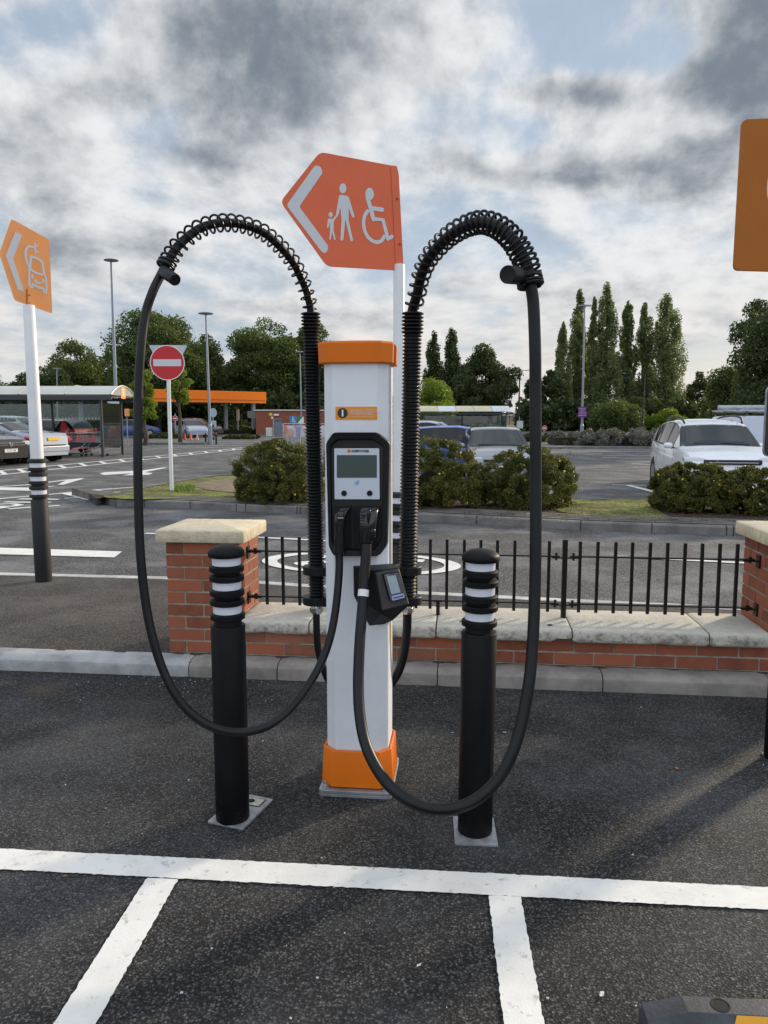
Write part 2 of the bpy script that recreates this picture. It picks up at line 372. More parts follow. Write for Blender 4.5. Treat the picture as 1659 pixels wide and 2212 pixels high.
BOLLARD = pm('bollard_plastic', (.0045, .005, .006), .5, spec=.2, var=.25, vs_=9, bump=.15, bs=220)
GALV = pm('galvanised_steel', (.42, .44, .46), .45, metal=.7, var=.2, vs_=14, bump=.15, bs=60)
BRASS = pm('nickel_gland', (.62, .60, .54), .22, metal=1.)
REFL = pm('reflective_band', (.74, .76, .84), .4, bump=.4, bs=350)
STICK = pm('sticker_orange', (.83, .29, .02), .4)
WHT = pm('print_white', (.8, .8, .8), .5)
DARKPRINT = pm('print_dark', (.025, .024, .03), .5)
PANELW = pm('panel_white', (.62, .66, .74), .16, coat=.4)
SCREEN = pm('dark_screen', (.065, .095, .09), .08, spec=.8)
LCD = pm('reader_lcd', (.30, .38, .42), .15)
SIGN_O = pm('sign_orange_red', (.76, .155, .066), .45, spec=.3, var=.03)
SIGN_O2 = pm('sign_orange', (.95, .38, .13), .4, spec=.3, var=.03)
SIGN_BR = pm('sign_shaded_orange', (.42, .13, .014), .5, spec=.25, var=.04)  # darker orange: the large board's shade is put into the colour
SIGN_W = pm('sign_white', (.62, .65, .68), .4)
SIGN_R = pm('sign_red', (.55, .012, .02), .35)
BARK = pm('bark', (.10, .075, .055), .9, var=.4, vs_=4, bump=1, bs=20)
POSTG = pm('lamp_post_grey', (.25, .29, .34), .4, metal=.3)
POSTB = pm('lamp_post_black', (.02, .022, .022), .45)
TYRE = pm('tyre', (.016, .016, .017), .8); RIM = pm('alloy', (.42, .43, .45), .3, metal=.8)
CARGLASS = pm('car_glass', (.008, .012, .012), .05, spec=.5, coat=0.)
CHROME = pm('chrome', (.7, .7, .7), .12, metal=1.); BTRIM = pm('black_trim', (.012, .012, .013), .45)
LAMPR = pm('tail_lamp', (.55, .015, .012), .15, coat=1.); LAMPW = pm('head_lamp', (.6, .63, .66), .08, coat=1.)
PLATE_Y = pm('plate_yellow', (.75, .48, .04), .4); PLATE_W = pm('plate_white', (.72, .72, .7), .4)
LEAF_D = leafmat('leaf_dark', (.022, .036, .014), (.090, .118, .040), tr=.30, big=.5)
LEAF_M = leafmat('leaf_mid', (.030, .052, .017), (.135, .170, .050), tr=.34, big=.5)
LEAF_Y = leafmat('leaf_yellow_green', (.10, .15, .02), (.22, .29, .04), tr=.4)
LEAF_P = leafmat('leaf_poplar', (.052, .078, .030), (.24, .28, .12), tr=.38, big=.8)
LEAF_S = leafmat('leaf_shrub', (.042, .072, .018), (.19, .175, .042), tr=.2, big=1.6)
LEAF_L = leafmat('leaf_lavender', (.085, .085, .068), (.21, .20, .17), tr=.1)
LEAF_H = leafmat('leaf_hedge', (.035, .055, .012), (.10, .12, .02), tr=.2)
YEL = pm('yellow_petal', (.80, .50, .02), .5)
# ------------------------------------------------------------------ ground, roads, kerbs
g = MB(); g.add([(-1500, -60, -.03), (1500, -60, -.03), (1500, 2500, -.03), (-1500, 2500, -.03)], [(0, 1, 2, 3)])
struct('ground', g, pm('far_ground', (.09, .10, .06), .95, var=.3, vs_=.05))
g = MB(); g.add([(-90, -8, 0), (90, -8, 0), (90, 105, 0), (-90, 105, 0)], [(0, 1, 2, 3)])
struct('car_park_road', g, GREY_ROAD)
g = MB(); g.add([W(-9, -5, .004), W(9, -5, .004), W(9, 4.30, .004), W(-9, 4.30, .004)], [(0, 1, 2, 3)])
struct('charging_bay_asphalt', g, BAY)
def uv(p): return (p[0] * math.cos(A6) + p[1] * math.sin(A6), -p[0] * math.sin(A6) + p[1] * math.cos(A6))
edge = [uv(gp(x, y, .1)) for x, y in ((-300, 1236), (0, 1243), (358, 1252), (560, 1262), (878, 1283), (1141, 1297), (1659, 1322), (2300, 1350))]
g = MB(); poly = [(-9, 4.32)] + [(9, 4.32)] + [edge[-1]] + edge[::-1][1:]
g.slab([W(*p) for p in poly], -.01, .1)
struct('pavement', g, PAVE)
g = MB()
for a, b in zip(edge[:-1], edge[1:]):
    a = Vector(a); b = Vector(b); d = (b - a).normalized(); nr = Vector((-d.y, d.x))
    g.slab([W(*p) for p in (a + nr * .001, b + nr * .001, b + nr * .10, a + nr * .10)], -.01, .106)
struct('road_edge_kerb', g, pm('painted_kerb', (.50, .49, .46), .8, var=.3, vs_=4, bump=.4))
# front kerb stones
joints = [-9., -4.5] + [uv(gp(x, y + 8, .05))[0] for x, y in ((-330, 1420), (404, 1440), (595, 1448), (944, 1462), (1307, 1477), (1680, 1490))] + [3.0, 3.9, 6, 9]
prof = [(4.20, -.02), (4.197, .060), (4.201, .072), (4.212, .082), (4.238, .095), (4.25, .098), (4.335, .101), (4.335, -.02)]
for i, (a, b) in enumerate(zip(joints[:-1], joints[1:])):
    if b - a < .05: continue
    g = MB(); k = max(2, int((b - a) / .04)); rows = []
    for j in range(k + 1):
        u = a + .003 + (b - a - .006) * j / k; e = .008 if j in (0, k) else 0
        rows.append([W(u, v + e + (.003 * mnoise.noise((u * 6, v * 9, 0)) if z > 0 else 0), z - e * .6 + .003 * mnoise.noise((u * 8, z * 20, v * 9))) for v, z in prof])
    g.loft(rows)
    o = struct('kerb', g, KERB_L if b < -1.4 else KERB, smooth=True, angle=22)
g = MB(); g.slab([W(*p) for p in ((-9, 4.232), (9, 4.232), (9, 4.33), (-9, 4.33))], -.02, .084); struct('kerb', g, pm('kerb_joint', (.05, .05, .045), .9))

# painted markings: sheets a few millimetres over the road, ragged like sprayed thermoplastic
def line_strip(name, pts, wid, z, mat, rag=.0024, step=.012, world=True, hmul=1.):
    """pts: ground points of the centre line; wid: width"""
    g = MB(); rows = []; pts = [Vector((p[0], p[1], 0)) for p in pts]
    for a, b in zip(pts[:-1], pts[1:]):
        L = (b - a).length; k = max(1, int(L / step)); d = (b - a).normalized(); nr = Vector((-d.y, d.x, 0))
        for j in range(k + 1):
            c = a + (b - a) * j / k; s = c * (1 / max(step, .01)) * .7
            r1 = rag * (mnoise.noise(s) * 1.6 + mnoise.noise(s * 2.7) * .9); r2 = rag * (mnoise.noise(s + Vector((9, 3, 1))) * 1.6 + mnoise.noise(s * 2.7 + Vector((1, 1, 7))) * .9)
            p1 = c + nr * (wid / 2 + r1); p2 = c - nr * (wid / 2 + r2)
            rows.append([(p1.x, p1.y, z), (c.x, c.y, z + .0006), (p2.x, p2.y, z)])
    g.grid(rows); return struct(name, g, mat, fix=False)
def cmid(a, b): return ((a[0] + b[0]) / 2, (a[1] + b[1]) / 2)
la = cmid(gp(0, 1838), gp(0, 1882)); lb = cmid(gp(1659, 1918), gp(1659, 1975)); d = Vector((lb[0] - la[0], lb[1] - la[1])).normalized()
line_strip('bay_line', [(la[0] - d.x * 3, la[1] - d.y * 3), (lb[0] + d.x * 3, lb[1] + d.y * 3)], .118, .009, LINE)
def bay_div(tl, tr, bl, br, name='bay_line'):
    a = cmid(gp(*tl), gp(*tr)); b = cmid(gp(*bl), gp(*br)); dd = Vector((b[0] - a[0], b[1] - a[1])).normalized()
    wd = (Vector(gp(*bl)) - Vector(gp(*br))).length * .97
    line_strip(name, [a, (b[0] + dd.x * 2.5, b[1] + dd.y * 2.5)], wd * abs(dd.y), .0086, LINE)
bay_div((322, 1900), (380, 1906), (118, 2212), (212, 2212)); bay_div((1050, 1938), (1130, 1944), (1086, 2212), (1176, 2212))
def ground_poly(name, pix, z=.008, mat=None, hole=None):
    g = MB(); pts = [gp(x, y, z) for x, y in pix]
    g.add([(p.x, p.y, z) for p in pts], [tuple(range(len(pts)))]); return struct(name, g, mat or LINE_OLD, fix=False)
def road_line(pix, wid, z=.008, name='road_marking', mat=None): return line_strip(name, [gp(x, y)[:2] for x, y in pix], wid, z, mat or LINE_OLD, .006, .08)
ground_poly('road_marking', [(-200, 1180), (0, 1183), (264, 1191), (247, 1204), (0, 1197), (-200, 1193)], mat=LINE)
road_line([(314, 1153), (480, 1158), (663, 1167), (846, 1177)], .09); road_line([(1334, 1203), (1601, 1217), (1800, 1228)], .09)
road_line([(0, 1080), (-50, 1080)], .1)
# hatched strip across the car park
A0, A1, B0, B1 = gp(-60, 1023), gp(530, 967), gp(-60, 1033), gp(530, 970)
line_strip('road_marking', [A0[:2], A1[:2]], .16, .008, LINE_OLD, .006, .2); line_strip('road_marking', [B0[:2], B1[:2]], .16, .009, LINE_OLD, .006, .2)
for k in range(1, 16):
    t = (k / 16) ** 1.4; a = A0.lerp(A1, t); b = B0.lerp(B1, min(1, t + .012)); line_strip('road_marking', [a[:2], b[:2]], .15, .01, LINE_OLD, .006, .3)
# arrows and lettering lying on the road, read along the road
ground_poly('road_marking', [(215, 1023), (225, 1020), (270, 1018), (305, 1016.5), (355, 1009.5), (360, 1010.5), (312, 1020), (330, 1022), (322, 1025.5), (265, 1027), (288, 1022), (225, 1026)])
road_line([(-20, 1053), (58, 1048), (149, 1037), (176, 1034.5)], .16, .0085); ground_poly('road_marking', [(124, 1047), (137, 1047), (183, 1033.4), (172, 1033), (142, 1038)], z=.009)
ground_poly('road_marking', [(-40, 1052), (64, 1053.2), (122, 1049.3), (97, 1053.5), (64, 1060), (-40, 1058)], z=.0095)
road_line([(-20, 1079), (0, 1078), (63, 1072.4), (140, 1065.8), (205, 1059), (291, 1053)], .13)
road_line([(155, 1065.8), (285, 1063)], .10, .0085); road_line([(141, 1065), (200, 1079.6)], .25, .009); road_line([(139, 1077.4), (207, 1074)], .10, .0095); road_line([(205, 1060), (236, 1066)], .16, .009)
for pts, c in (([(41, 1078.7), (128, 1079.6)], .17), ([(10, 1085), (64, 1086), (110, 1086)], .17), ([(-10, 1090.5), (28, 1089), (43, 1091.6), (30, 1094.6), (-10, 1095)], .13), ([(-10, 1097), (7, 1099)], .25), ([(18, 1100.5), (64, 1097), (129, 1093)], .15)):
    road_line(pts, c, .0095)
# number roundel, elongated along the lane
rc = gp(785, 1216); rx = (gp(1004, 1216) - rc).length; ry = (gp(785, 1193) - gp(785, 1241)).length / 2
rd = (gp(1004, 1226) - gp(565, 1206)).normalized(); rn = Vector((-rd.y, rd.x, 0)); rc = cmid(gp(565, 1206), gp(1004, 1228)); rc = Vector((rc[0], rc[1], .008))
g = MB(); rows = []
for k in range(73):
    a = 2 * math.pi * k / 72; rows.append([rc + rd * math.cos(a) * rx + rn * math.sin(a) * ry, rc + rd * math.cos(a) * (rx - .17) + rn * math.sin(a) * (ry - .09)])
g.grid(rows); struct('road_marking', g, LINE, fix=False)
g = MB(); rows = []
for k in range(49):
    a = 2 * math.pi * k / 48; o_ = rc + rn * (-ry * .28)
    rows.append([o_ + rd * math.cos(a) * rx * .62 + rn * math.sin(a) * ry * .36, o_ + rd * math.cos(a) * (rx * .62 - .24) + rn * math.sin(a) * (ry * .36 - .10)])
g.grid(rows); q = rc + rn * ry * .38
g.add([q - rd * rx * .6 - rn * .06, q + rd * rx * .6 - rn * .06, q + rd * rx * .6 + rn * .09, q - rd * rx * .6 + rn * .09], [(0, 1, 2, 3)])
struct('road_marking', g, LINE, fix=False)
# far bays on the right
for a, b in (((1192, 968), (1420, 968)), ((1212, 970.5), (1420, 971)), ((1235, 975), (1420, 976)), ((1150, 978), (1300, 980)), ((1262, 983), (1430, 985)), ((1300, 989), (1440, 992)), ((1330, 996), (1460, 999)), ((1365, 1002), (1470, 1006))):
    road_line([a, b], .14, .008)
road_line([(1322, 1048), (1400, 1049)], .1); road_line([(1358, 1049), (1440, 1070)], .14, .009); road_line([(1160, 1026), (1230, 1031)], .1)
road_line([(280, 1003), (480, 982), (520, 974)], .1, .0082) if False else None
for k in range(7):
    road_line([(330 + 0 * k, 968 - k * 4.0), (700, 965 - k * 4.2)], .12, .0082)

# planted island in the road
isl_f = [(204, 1084), (251, 1094), (312, 1095.5), (411, 1099), (531, 1105.6), (649, 1110.7), (901, 1125.5), (1254, 1145.7), (1584, 1157.5), (1900, 1172)]
isl_b = [(2100, 1078), (1659, 1077.5), (1405, 1077), (1220, 1076.5), (900, 1062), (640, 1046), (560, 1034), (502, 1022.5), (436, 1030), (364, 1042), (291, 1055), (255, 1066), (215, 1074)]
IZ = .12
fr = [gp(x, y, 0) for x, y in isl_f]; bk = [gp(x, y, IZ) for x, y in isl_b]
rim = [Vector((p.x, p.y, 0)) for p in fr + bk]
def inset(poly, d):
    out = []; n = len(poly)
    for i in range(n):
        a, b, c = poly[i - 1], poly[i], poly[(i + 1) % n]
        d1 = (b - a).normalized(); d2 = (c - b).normalized(); n1 = Vector((-d1.y, d1.x, 0)); n2 = Vector((-d2.y, d2.x, 0))
        m = (n1 + n2).normalized(); out.append(b + m * (d / max(.4, m.dot(n1))))
    return out
in1 = inset(rim, .13); in2 = inset(rim, .62)
n_ = len(rim)
g = MB(); rowz = [(rim, -.01), (rim, IZ - .02), (inset(rim, .015), IZ), (in1, IZ), (in1, -.01)]
g.grid([[(p.x, p.y, z) for p in list(r) + [r[0]]] for r, z in rowz]); struct('island_kerb', g, KERB_D)
g = MB()
for a, b in zip(rim[:9], rim[1:10]):
    L = (b - a).length; dd = (b - a).normalized(); nn = Vector((-dd.y, dd.x, 0)); k = 0
    while k * .915 < L:
        c = a + dd * k * .915 + nn * .057; g.box((c.x, c.y, IZ / 2 + .001), (.012, .122, IZ), math.atan2(dd.y, dd.x)); k += 1
struct('island_kerb', g, pm('kerb_gap', (.03, .03, .028), .9))
PAVER = pm('edging_paver', (.15, .135, .115), .85, var=.3, vs_=3, bump=.6, bs=40)
for q in range(4):
    o_, i_ = inset(rim, .14 + q * .115), inset(rim, .14 + q * .115 + .10); g = MB(); zt = IZ + .012 + .006 * q
    rr = [(o_, -.01), (o_, zt), (i_, zt), (i_, -.01)]; g.grid([[(p.x, p.y, z) for p in list(r)[:10]] for r, z in rr]); struct('edging_paving', g, PAVER)
soil_m = pm('bark_soil', (.045, .024, .014), .95, var=.55, vs_=7, bump=2.2, bs=30, bd=6)
g = MB(); g.slab([(p.x, p.y) for p in inset(rim, .13)], -.01, IZ + .006); struct('island_soil', g, soil_m)
def patch_poly(pix, z, name, mat, kind='structure'):
    g = MB(); ps = [gp(x, y, z) for x, y in pix]; ps = catmull([(p.x, p.y, z) for p in ps], 4, True)
    c = sum(ps, Vector()) / len(ps); g.add([(p.x + .06 * mnoise.noise(p * 5), p.y + .1 * mnoise.noise(p * 6 + Vector((3, 0, 0))), z) for p in ps] + [(c.x, c.y, z + .01)], [(i, (i + 1) % len(ps), len(ps)) for i in range(len(ps))])
    return meta(obj(name, g, mat), kind=kind)
MOSS = pm('moss', (.16, .18, .03), .95, var=.5, vs_=3.5, var2=(.06, .045, .02), bump=2, bs=45)
DIRT = pm('dry_dirt', (.20, .15, .10), .95, var=.3, vs_=4, bump=1.2, bs=30)
patch_poly([(225, 1073), (260, 1063), (330, 1052), (430, 1034), (505, 1028), (560, 1040), (560, 1068), (430, 1074), (300, 1078)], IZ + .02, 'grass', MOSS)
patch_poly([(420, 1048), (470, 1036), (520, 1032), (600, 1050), (590, 1062), (480, 1062)], IZ + .034, 'bare_earth', DIRT)
patch_poly([(1185, 1079), (1300, 1079), (1420, 1079), (1420, 1100), (1440, 1118), (1380, 1122), (1250, 1110), (1190, 1098)], IZ + .02, 'grass', MOSS)
# loose grass blades and bark chips scattered over the island
rng = np.random.default_rng(3)
def blades(name, regs, n, h, mat, flat=False):
    vs = []; fs = []
    for i in range(n):
        x0, x1, y0, y1 = regs[rng.integers(len(regs))]
        x, y = rng.uniform(x0, x1), rng.uniform(y0, y1); p = gp(x, y, IZ + .02); a = rng.uniform(0, 6.28); hh = h * rng.uniform(.4, 1.2)
        dx, dy = math.cos(a) * hh * .3, math.sin(a) * hh * .3; b = len(vs)
        if flat: vs += [(p.x, p.y, p.z), (p.x + dx * 2, p.y + dy * 2, p.z + hh * .3), (p.x + dx - dy, p.y + dy + dx, p.z + hh * .2)]
        else: vs += [(p.x - dy * .25, p.y + dx * .25, p.z), (p.x + dy * .25, p.y - dx * .25, p.z), (p.x + dx, p.y + dy, p.z + hh)]
        fs.append((b, b + 1, b + 2))
    g = MB(); g.add(vs, fs); return meta(obj(name, g, mat, fix=False), kind='stuff')
blades('grass', [(240, 560, 1052, 1076), (360, 520, 1032, 1060), (1190, 1430, 1082, 1118)], 5000, .035, leafmat('grass_blade', (.06, .09, .012), (.18, .21, .03)))
blades('grass', [(375, 420, 1052, 1064)], 500, .09, leafmat('weed_blade', (.05, .10, .015), (.13, .22, .03)))
blades('bark_chippings', [(560, 1200, 1068, 1100), (1000, 1659, 1085, 1128)], 5000, .05, pm('bark_chip', (.10, .05, .03), .9, isl=.7), True)

# litter and leaves on the bay
def litter(x, y, s, m, nm, lab, cat):
    p = gp(x, y, .008); g = MB(); a = random.uniform(0, 6); k = 6
    ps = [(p.x + s * math.cos(a + i * 1.047) * (1 if i % 3 == 0 else .45), p.y + s * math.sin(a + i * 1.047) * (1 if i % 3 == 0 else .45), p.z + s * .25 * (i % 2)) for i in range(k)]
    g.add(ps + [(p.x, p.y, p.z + s * .1)], [(i, (i + 1) % k, k) for i in range(k)]); one(nm, g, m, lab, cat)
LEAFB = pm('dead_leaf', (.35, .13, .05), .7); PAPER = pm('litter_white', (.6, .6, .58), .7)
litter(1462, 1660, .018, LEAFB, 'fallen_leaf', 'small orange fallen leaf on the dark asphalt right of the bollards', 'leaf')
litter(1300, 2148, .014, PAPER, 'paper_scrap', 'white scrap of paper on the asphalt near the bottom right', 'litter')
litter(905, 2085, .010, PAPER, 'paper_scrap', 'tiny pale scrap on the asphalt between the two bay divider lines', 'litter')
litter(140, 1862 + 30, .010, LEAFB, 'fallen_leaf', 'small brown leaf just below the white bay line at left', 'leaf')
litter(1090, 1582, .010, PAPER, 'paper_scrap', 'small white scrap beside the kerb behind the right bollard', 'litter')
g = MB(); rs = random.Random(5)
for i in range(190):
    if i < 150: x, y = rs.uniform(0, 1659), rs.uniform(1455, 1530) + rs.uniform(0, 1)
    else: x, y = rs.uniform(0, 1659), rs.uniform(1500, 2200)
    if i < 120: x, y = rs.gauss(500, 150), rs.gauss(1470, 10)
    p = gp(x, y, .008)
    if uv(p)[1] > 4.17: continue
    s = rs.uniform(.0012, .0032); a = rs.uniform(0, 3)
    g.box((p.x, p.y, p.z), (s * 2.2, s * 1.3, s), a)
meta(obj('loose_grit', g, PAPER), kind='stuff')

# ------------------------------------------------------------------ brick pillars, wall, railings
def brick(g, u0, u1, v0, v1, z0, z1, rs):
    j = lambda: rs.uniform(-.0012, .0012); e = .0022
    u0 += j(); u1 += j(); v0 += j(); v1 += j()
    ring = lambda d, z: [(u0 + d, v0 + d, z), (u1 - d, v0 + d, z), (u1 - d, v1 - d, z), (u0 + d, v1 - d, z)]
    g.loft([[W(*p) for p in r] for r in (ring(e, z0), ring(0, z0 + e), ring(0, z1 - e), ring(e, z1))])
def pillar(label, u0, v0, zb, n, cap0, lift, damp=False):
    c = W(u0 + .22, v0 + .22, zb); t = thing('brick_pillar', label, 'brick pillar', c, A6, 'brick pillars at the ends of the wall'); rs = random.Random(int(u0 * 100) + 5)
    g = MB(); S = .44
    core = MB(); core.slab([W(*p) for p in ((u0 + .004, v0 + .004), (u0 + S - .004, v0 + .004), (u0 + S - .004, v0 + S - .004), (u0 + .004, v0 + S - .004))], zb - .08, zb + n * .075)
    for k in range(n):
        z0 = zb + k * .075 + .005; z1 = z0 + .065; A, B, Cc = .1025, .215, .1025
        if k % 2:   # full brick first on the front
            brick(g, u0, u0 + .215, v0, v0 + A, z0, z1, rs); brick(g, u0 + .225, u0 + S, v0, v0 + A, z0, z1, rs)
            brick(g, u0, u0 + A, v0 + .1125, v0 + .3275, z0, z1, rs); brick(g, u0 + S - A, u0 + S, v0 + .1125, v0 + .3275, z0, z1, rs)
            brick(g, u0, u0 + .215, v0 + .3375, v0 + S, z0, z1, rs); brick(g, u0 + .225, u0 + S, v0 + .3375, v0 + S, z0, z1, rs)
        else:
            for q in (v0, v0 + .3375):
                brick(g, u0 + .1125, u0 + .3275, q, q + A, z0, z1, rs)
            for q in (u0, u0 + S - A):
                brick(g, q, q + A, v0, v0 + .215, z0, z1, rs); brick(g, q, q + A, v0 + .225, v0 + S, z0, z1, rs)
    g.v, core.v = g.v, core.v
    o = obj('brickwork', g, BRICK, t, world=True); obj('mortar_core', core, MORTAR, t, world=True)
    # pyramid cap with rounded arrises and slightly uneven faces
    zt = zb + n * .075 + .004; a, b = cap0, cap0 + .54; q0, q1 = v0 - .045, v0 + S + .045; rows = []
    K = 30
    for sc, z in ((.93, 0), (.99, .001), (1, .006), (1.0, .035), (1, .062), (.992, .069), (.975, .0725), (.6, .083), (.25, .094), (.02, .1)):
        r = []
        for i in range(4 * K):
            s_, f = divmod(i, K); f /= K
            px, py = ((-1 + 2 * f, -1), (1, -1 + 2 * f), (1 - 2 * f, 1), (-1, 1 - 2 * f))[s_]
            m_ = (abs(px) ** 40 + abs(py) ** 40) ** (1 / 40); px /= m_; py /= m_
            nn = .0012 * mnoise.noise((px * 5 + lift * 9, py * 5, z * 30)) + .0008 * mnoise.noise((px * 25, py * 25, z * 90))
            r.append(W((a + b) / 2 + px * ((b - a) / 2 * sc + nn), (q0 + q1) / 2 + py * ((q1 - q0) / 2 * sc + nn), zt + z + nn))
        rows.append(r)
    g = MB(); g.loft(rows); obj('cap_stone', g, CAPS, t, world=True, smooth=True, angle=38)
    return t
pillar('red brick pillar with pale stone cap left of the charging post', -1.762, 4.355, .10, 9, -1.812, 0)
pillar('red brick pillar with pale stone cap at the right edge of the photo', 1.69, 4.355, .135, 9, 1.64, .04)
rs = random.Random(11)
t = thing('boundary_wall', 'low red brick wall with cracked stone coping between the two pillars', 'wall', W(0.2, 4.5, .1), A6)
g = MB(); g2 = MB(); core = MB(); core.slab([W(*p) for p in ((-1.33, 4.352), (1.70, 4.352), (1.70, 4.70), (-1.33, 4.70))], .02, .249)
for k in range(3):
    z0 = (.0965 - .065) + k * .075 - .0 + .0; off = 0 if k % 2 else .1125; u = -1.33 - .17 + off
    z0 = .1 + (k - 1) * .075 + .006
    while u < 1.70:
        a = max(u, -1.325); b = min(u + .215, 1.695)
        if b - a > .02:
            tgt = g2 if a < -.35 and not (k % 2 and a < -1.1) else g
            brick(tgt, a, b, 4.348, 4.44, z0, z0 + .065, rs)
        u += .225
obj('brick_course', g, BRICK, t, world=True); obj('brick_course', g2, BRICK_W, t, world=True, label='weathered bricks with pale staining'); obj('mortar_core', core, MORTAR, t, world=True)
cj = [-1.32] + [uv(gp(x, y, .3))[0] for x, y in ((670, 1350), (944, 1345), (1229, 1355), (1526, 1372))] + [1.69]
for i, (a, b) in enumerate(zip(cj[:-1], cj[1:])):
    rows = []; K = max(6, int((b - a) / .012)); v0, v1 = 4.285, 4.77; z0, z1 = .25, .327
    for j in range(K + 1):
        u = a + .004 + (b - a - .008) * j / K; e = .006 if j in (0, K) else (.002 if j in (1, K - 1) else 0)
        lump = lambda z: .0025 * mnoise.noise((u * 9, z * 14, i)) + .003 * mnoise.noise((u * 26, z * 40, i + 4)) + .002 * mnoise.noise((u * 70, z * 90, i + 4))
        chip = .022 * max(0, 1 - abs(u - cj[3] + .05) / .07) if i == 2 else 0
        chip += .012 * max(0, mnoise.noise((u * 5, 3.3, i)) - .35) * 2
        pr = [(v0 + .012 + chip, z0 + .001 + chip), (v0 + .002 + lump(.1) + chip * .8, z0 + .010 + chip * .9), (v0 + lump(.3), z0 + .024), (v0 + lump(.5), z0 + .038), (v0 + lump(.7), z0 + .052), (v0 + .004 + lump(.9) * .8, z0 + .066), (v0 + .016, z1 - .002), (v0 + .035, z1), (v0 + .2, z1 + .003 + .001 * mnoise.noise((u * 9, 1, 1))), (v1 - .02, z1), (v1, z1 - .015), (v1, z0)]
        rows.append([W(u, v + e * (1 if v < 4.5 else -1), z - (e if z > z0 + .03 else -e)) for v, z in pr])
    g = MB(); g.loft(rows); obj('coping_stone', g, COPE, t, world=True, smooth=True, angle=50)
# debris on the coping
for k, (x, y) in enumerate(((1000, 1342), (1190, 1350))):
    p = gp(x, y, .332); g = MB(); a = .6 + k; g.slab([(p.x + .018 * math.cos(a + q) * (1.3 if q % 2 else .7), p.y + .010 * math.sin(a + q * 1.2)) for q in range(5)], .3305, .335)
    one('dead_leaf', g, pm('leaf_brown', (.06, .03, .015), .8), ('curled dark leaf on the coping behind the right bollard', 'curled dark leaf on the coping right of the thick cable')[k], 'leaf')

RV = 4.55
def railing(label, u0, u1, bars, post_u, name='railing'):
    t = thing('railing', label, 'railing', W((u0 + u1) / 2, RV, .33), A6, 'railings along the wall')
    ZT, ZB = .795, .385
    g = MB()
    for z in (.698, .415):
        g.box(W((u0 + u1) / 2, RV, z), (u1 - u0, .034, .009), A6)
        o = MB()
    for z, nm in ((.698, 'top_rail'), (.415, 'bottom_rail')):
        g = MB(); g.box(W((u0 + u1) / 2, RV, z), (u1 - u0, .034, .009), A6); obj(nm, g, RAIL, t, world=True, bevel=.0015)
    first = None
    for b in bars:
        if first is None:
            g = MB(); g.box((0, 0, .20), (.0180, .0180, .425)); first = obj('bar', g, RAIL, t, bevel=.0015); o = first
        else:
            o = first.copy(); C.objects.link(o); o.parent = t
        o.location = (b - (u0 + u1) / 2, random.uniform(-.001, .001), .375 - .33); o.rotation_euler = (random.uniform(-.006, .006), random.uniform(-.006, .006), 0)
    return t
def rail_u(xs, y=1235, z=.55):
    out = []
    for x in xs:
        r = ray(x, y); d = Vector(UVEC); n = Vector((-d.y, d.x)); tt = RV / (n.x * r.x + n.y * r.y)
        out.append(uv((r.x * tt, r.y * tt))[0])
    return out
def src(z): return (z / 1.165 + 1600) * .5486
bl = rail_u([576.5, 611.8, 647]); pitch = (bl[-1] - bl[0]) / 2
br = rail_u([src(a) for a in (110, 186, 264, 340, 417, 496)]); pu = rail_u([src(725)])[0]
full = bl + [bl[-1] + pitch * k for k in range(1, 8)]
full = [b for b in full if b < br[0] - .06] + br + rail_u([src(573), src(652)])
t1 = railing('black metal railing panel running left from the railing post to the left pillar', -1.31, pu - .03, full, pu)
right = rail_u([src(a) for a in (795, 875, 955, 1035, 1113, 1195, 1275, 1355, 1435, 1515)])
t2 = railing('black metal railing panel between the railing post and the right pillar', pu + .03, 1.66, right, pu)
t = thing('railing_post', 'square black railing post standing on the coping between the two railing panels', 'post', W(pu, RV, .327), A6)
g = MB(); g.box((0, 0, .235), (.029, .029, .47)); obj('post', g, RAIL, t, bevel=.002)
for z in (.088, .371):
    g = MB(); g.box((0, -.004, z - .008), (.15, .03, .008)); g.box((-.05, -.006, z), (.012, .012, .03)); g.box((.05, -.006, z), (.012, .012, .03)); obj('rail_bracket', g, RAIL, t, bevel=.001)
    for s in (-.05, .05):
        g = MB(); g.lathe([(.008, 0), (.008, .007), (.005, .007), (.005, .036), (.009, .036), (.009, .044)], (s, -.006, z - .024), 6); obj('bolt', g, RAIL, t)
for (tt, us, sg) in ((t1, -1.322, 1), (t2, 1.688, -1)):
    for z in (.698, .415):
        g = MB(); g.box(W(us + sg * .005, RV, z - .01), (.008, .05, .075), A6); g.box(W(us + sg * .045, RV - .002, z - .008), (.085, .03, .007), A6)
        g.lathe([(.010, 0), (.010, .012)], W(us + sg * .05, RV, z + .003), 6); g.lathe([(.010, 0), (.010, .010)], W(us + sg * .05, RV, z - .02), 6)
        obj('wall_bracket', g, RAIL, tt, world=True, bevel=.001)
for x in (src(145),):
    u = rail_u([x], 1310)[0]; g = MB(); g.box(W(u, RV, .367), (.022, .022, .085), A6); g.box(W(u, RV, .41), (.05, .036, .006), A6); obj('support_foot', g, RAIL, t1, world=True, bevel=.001)
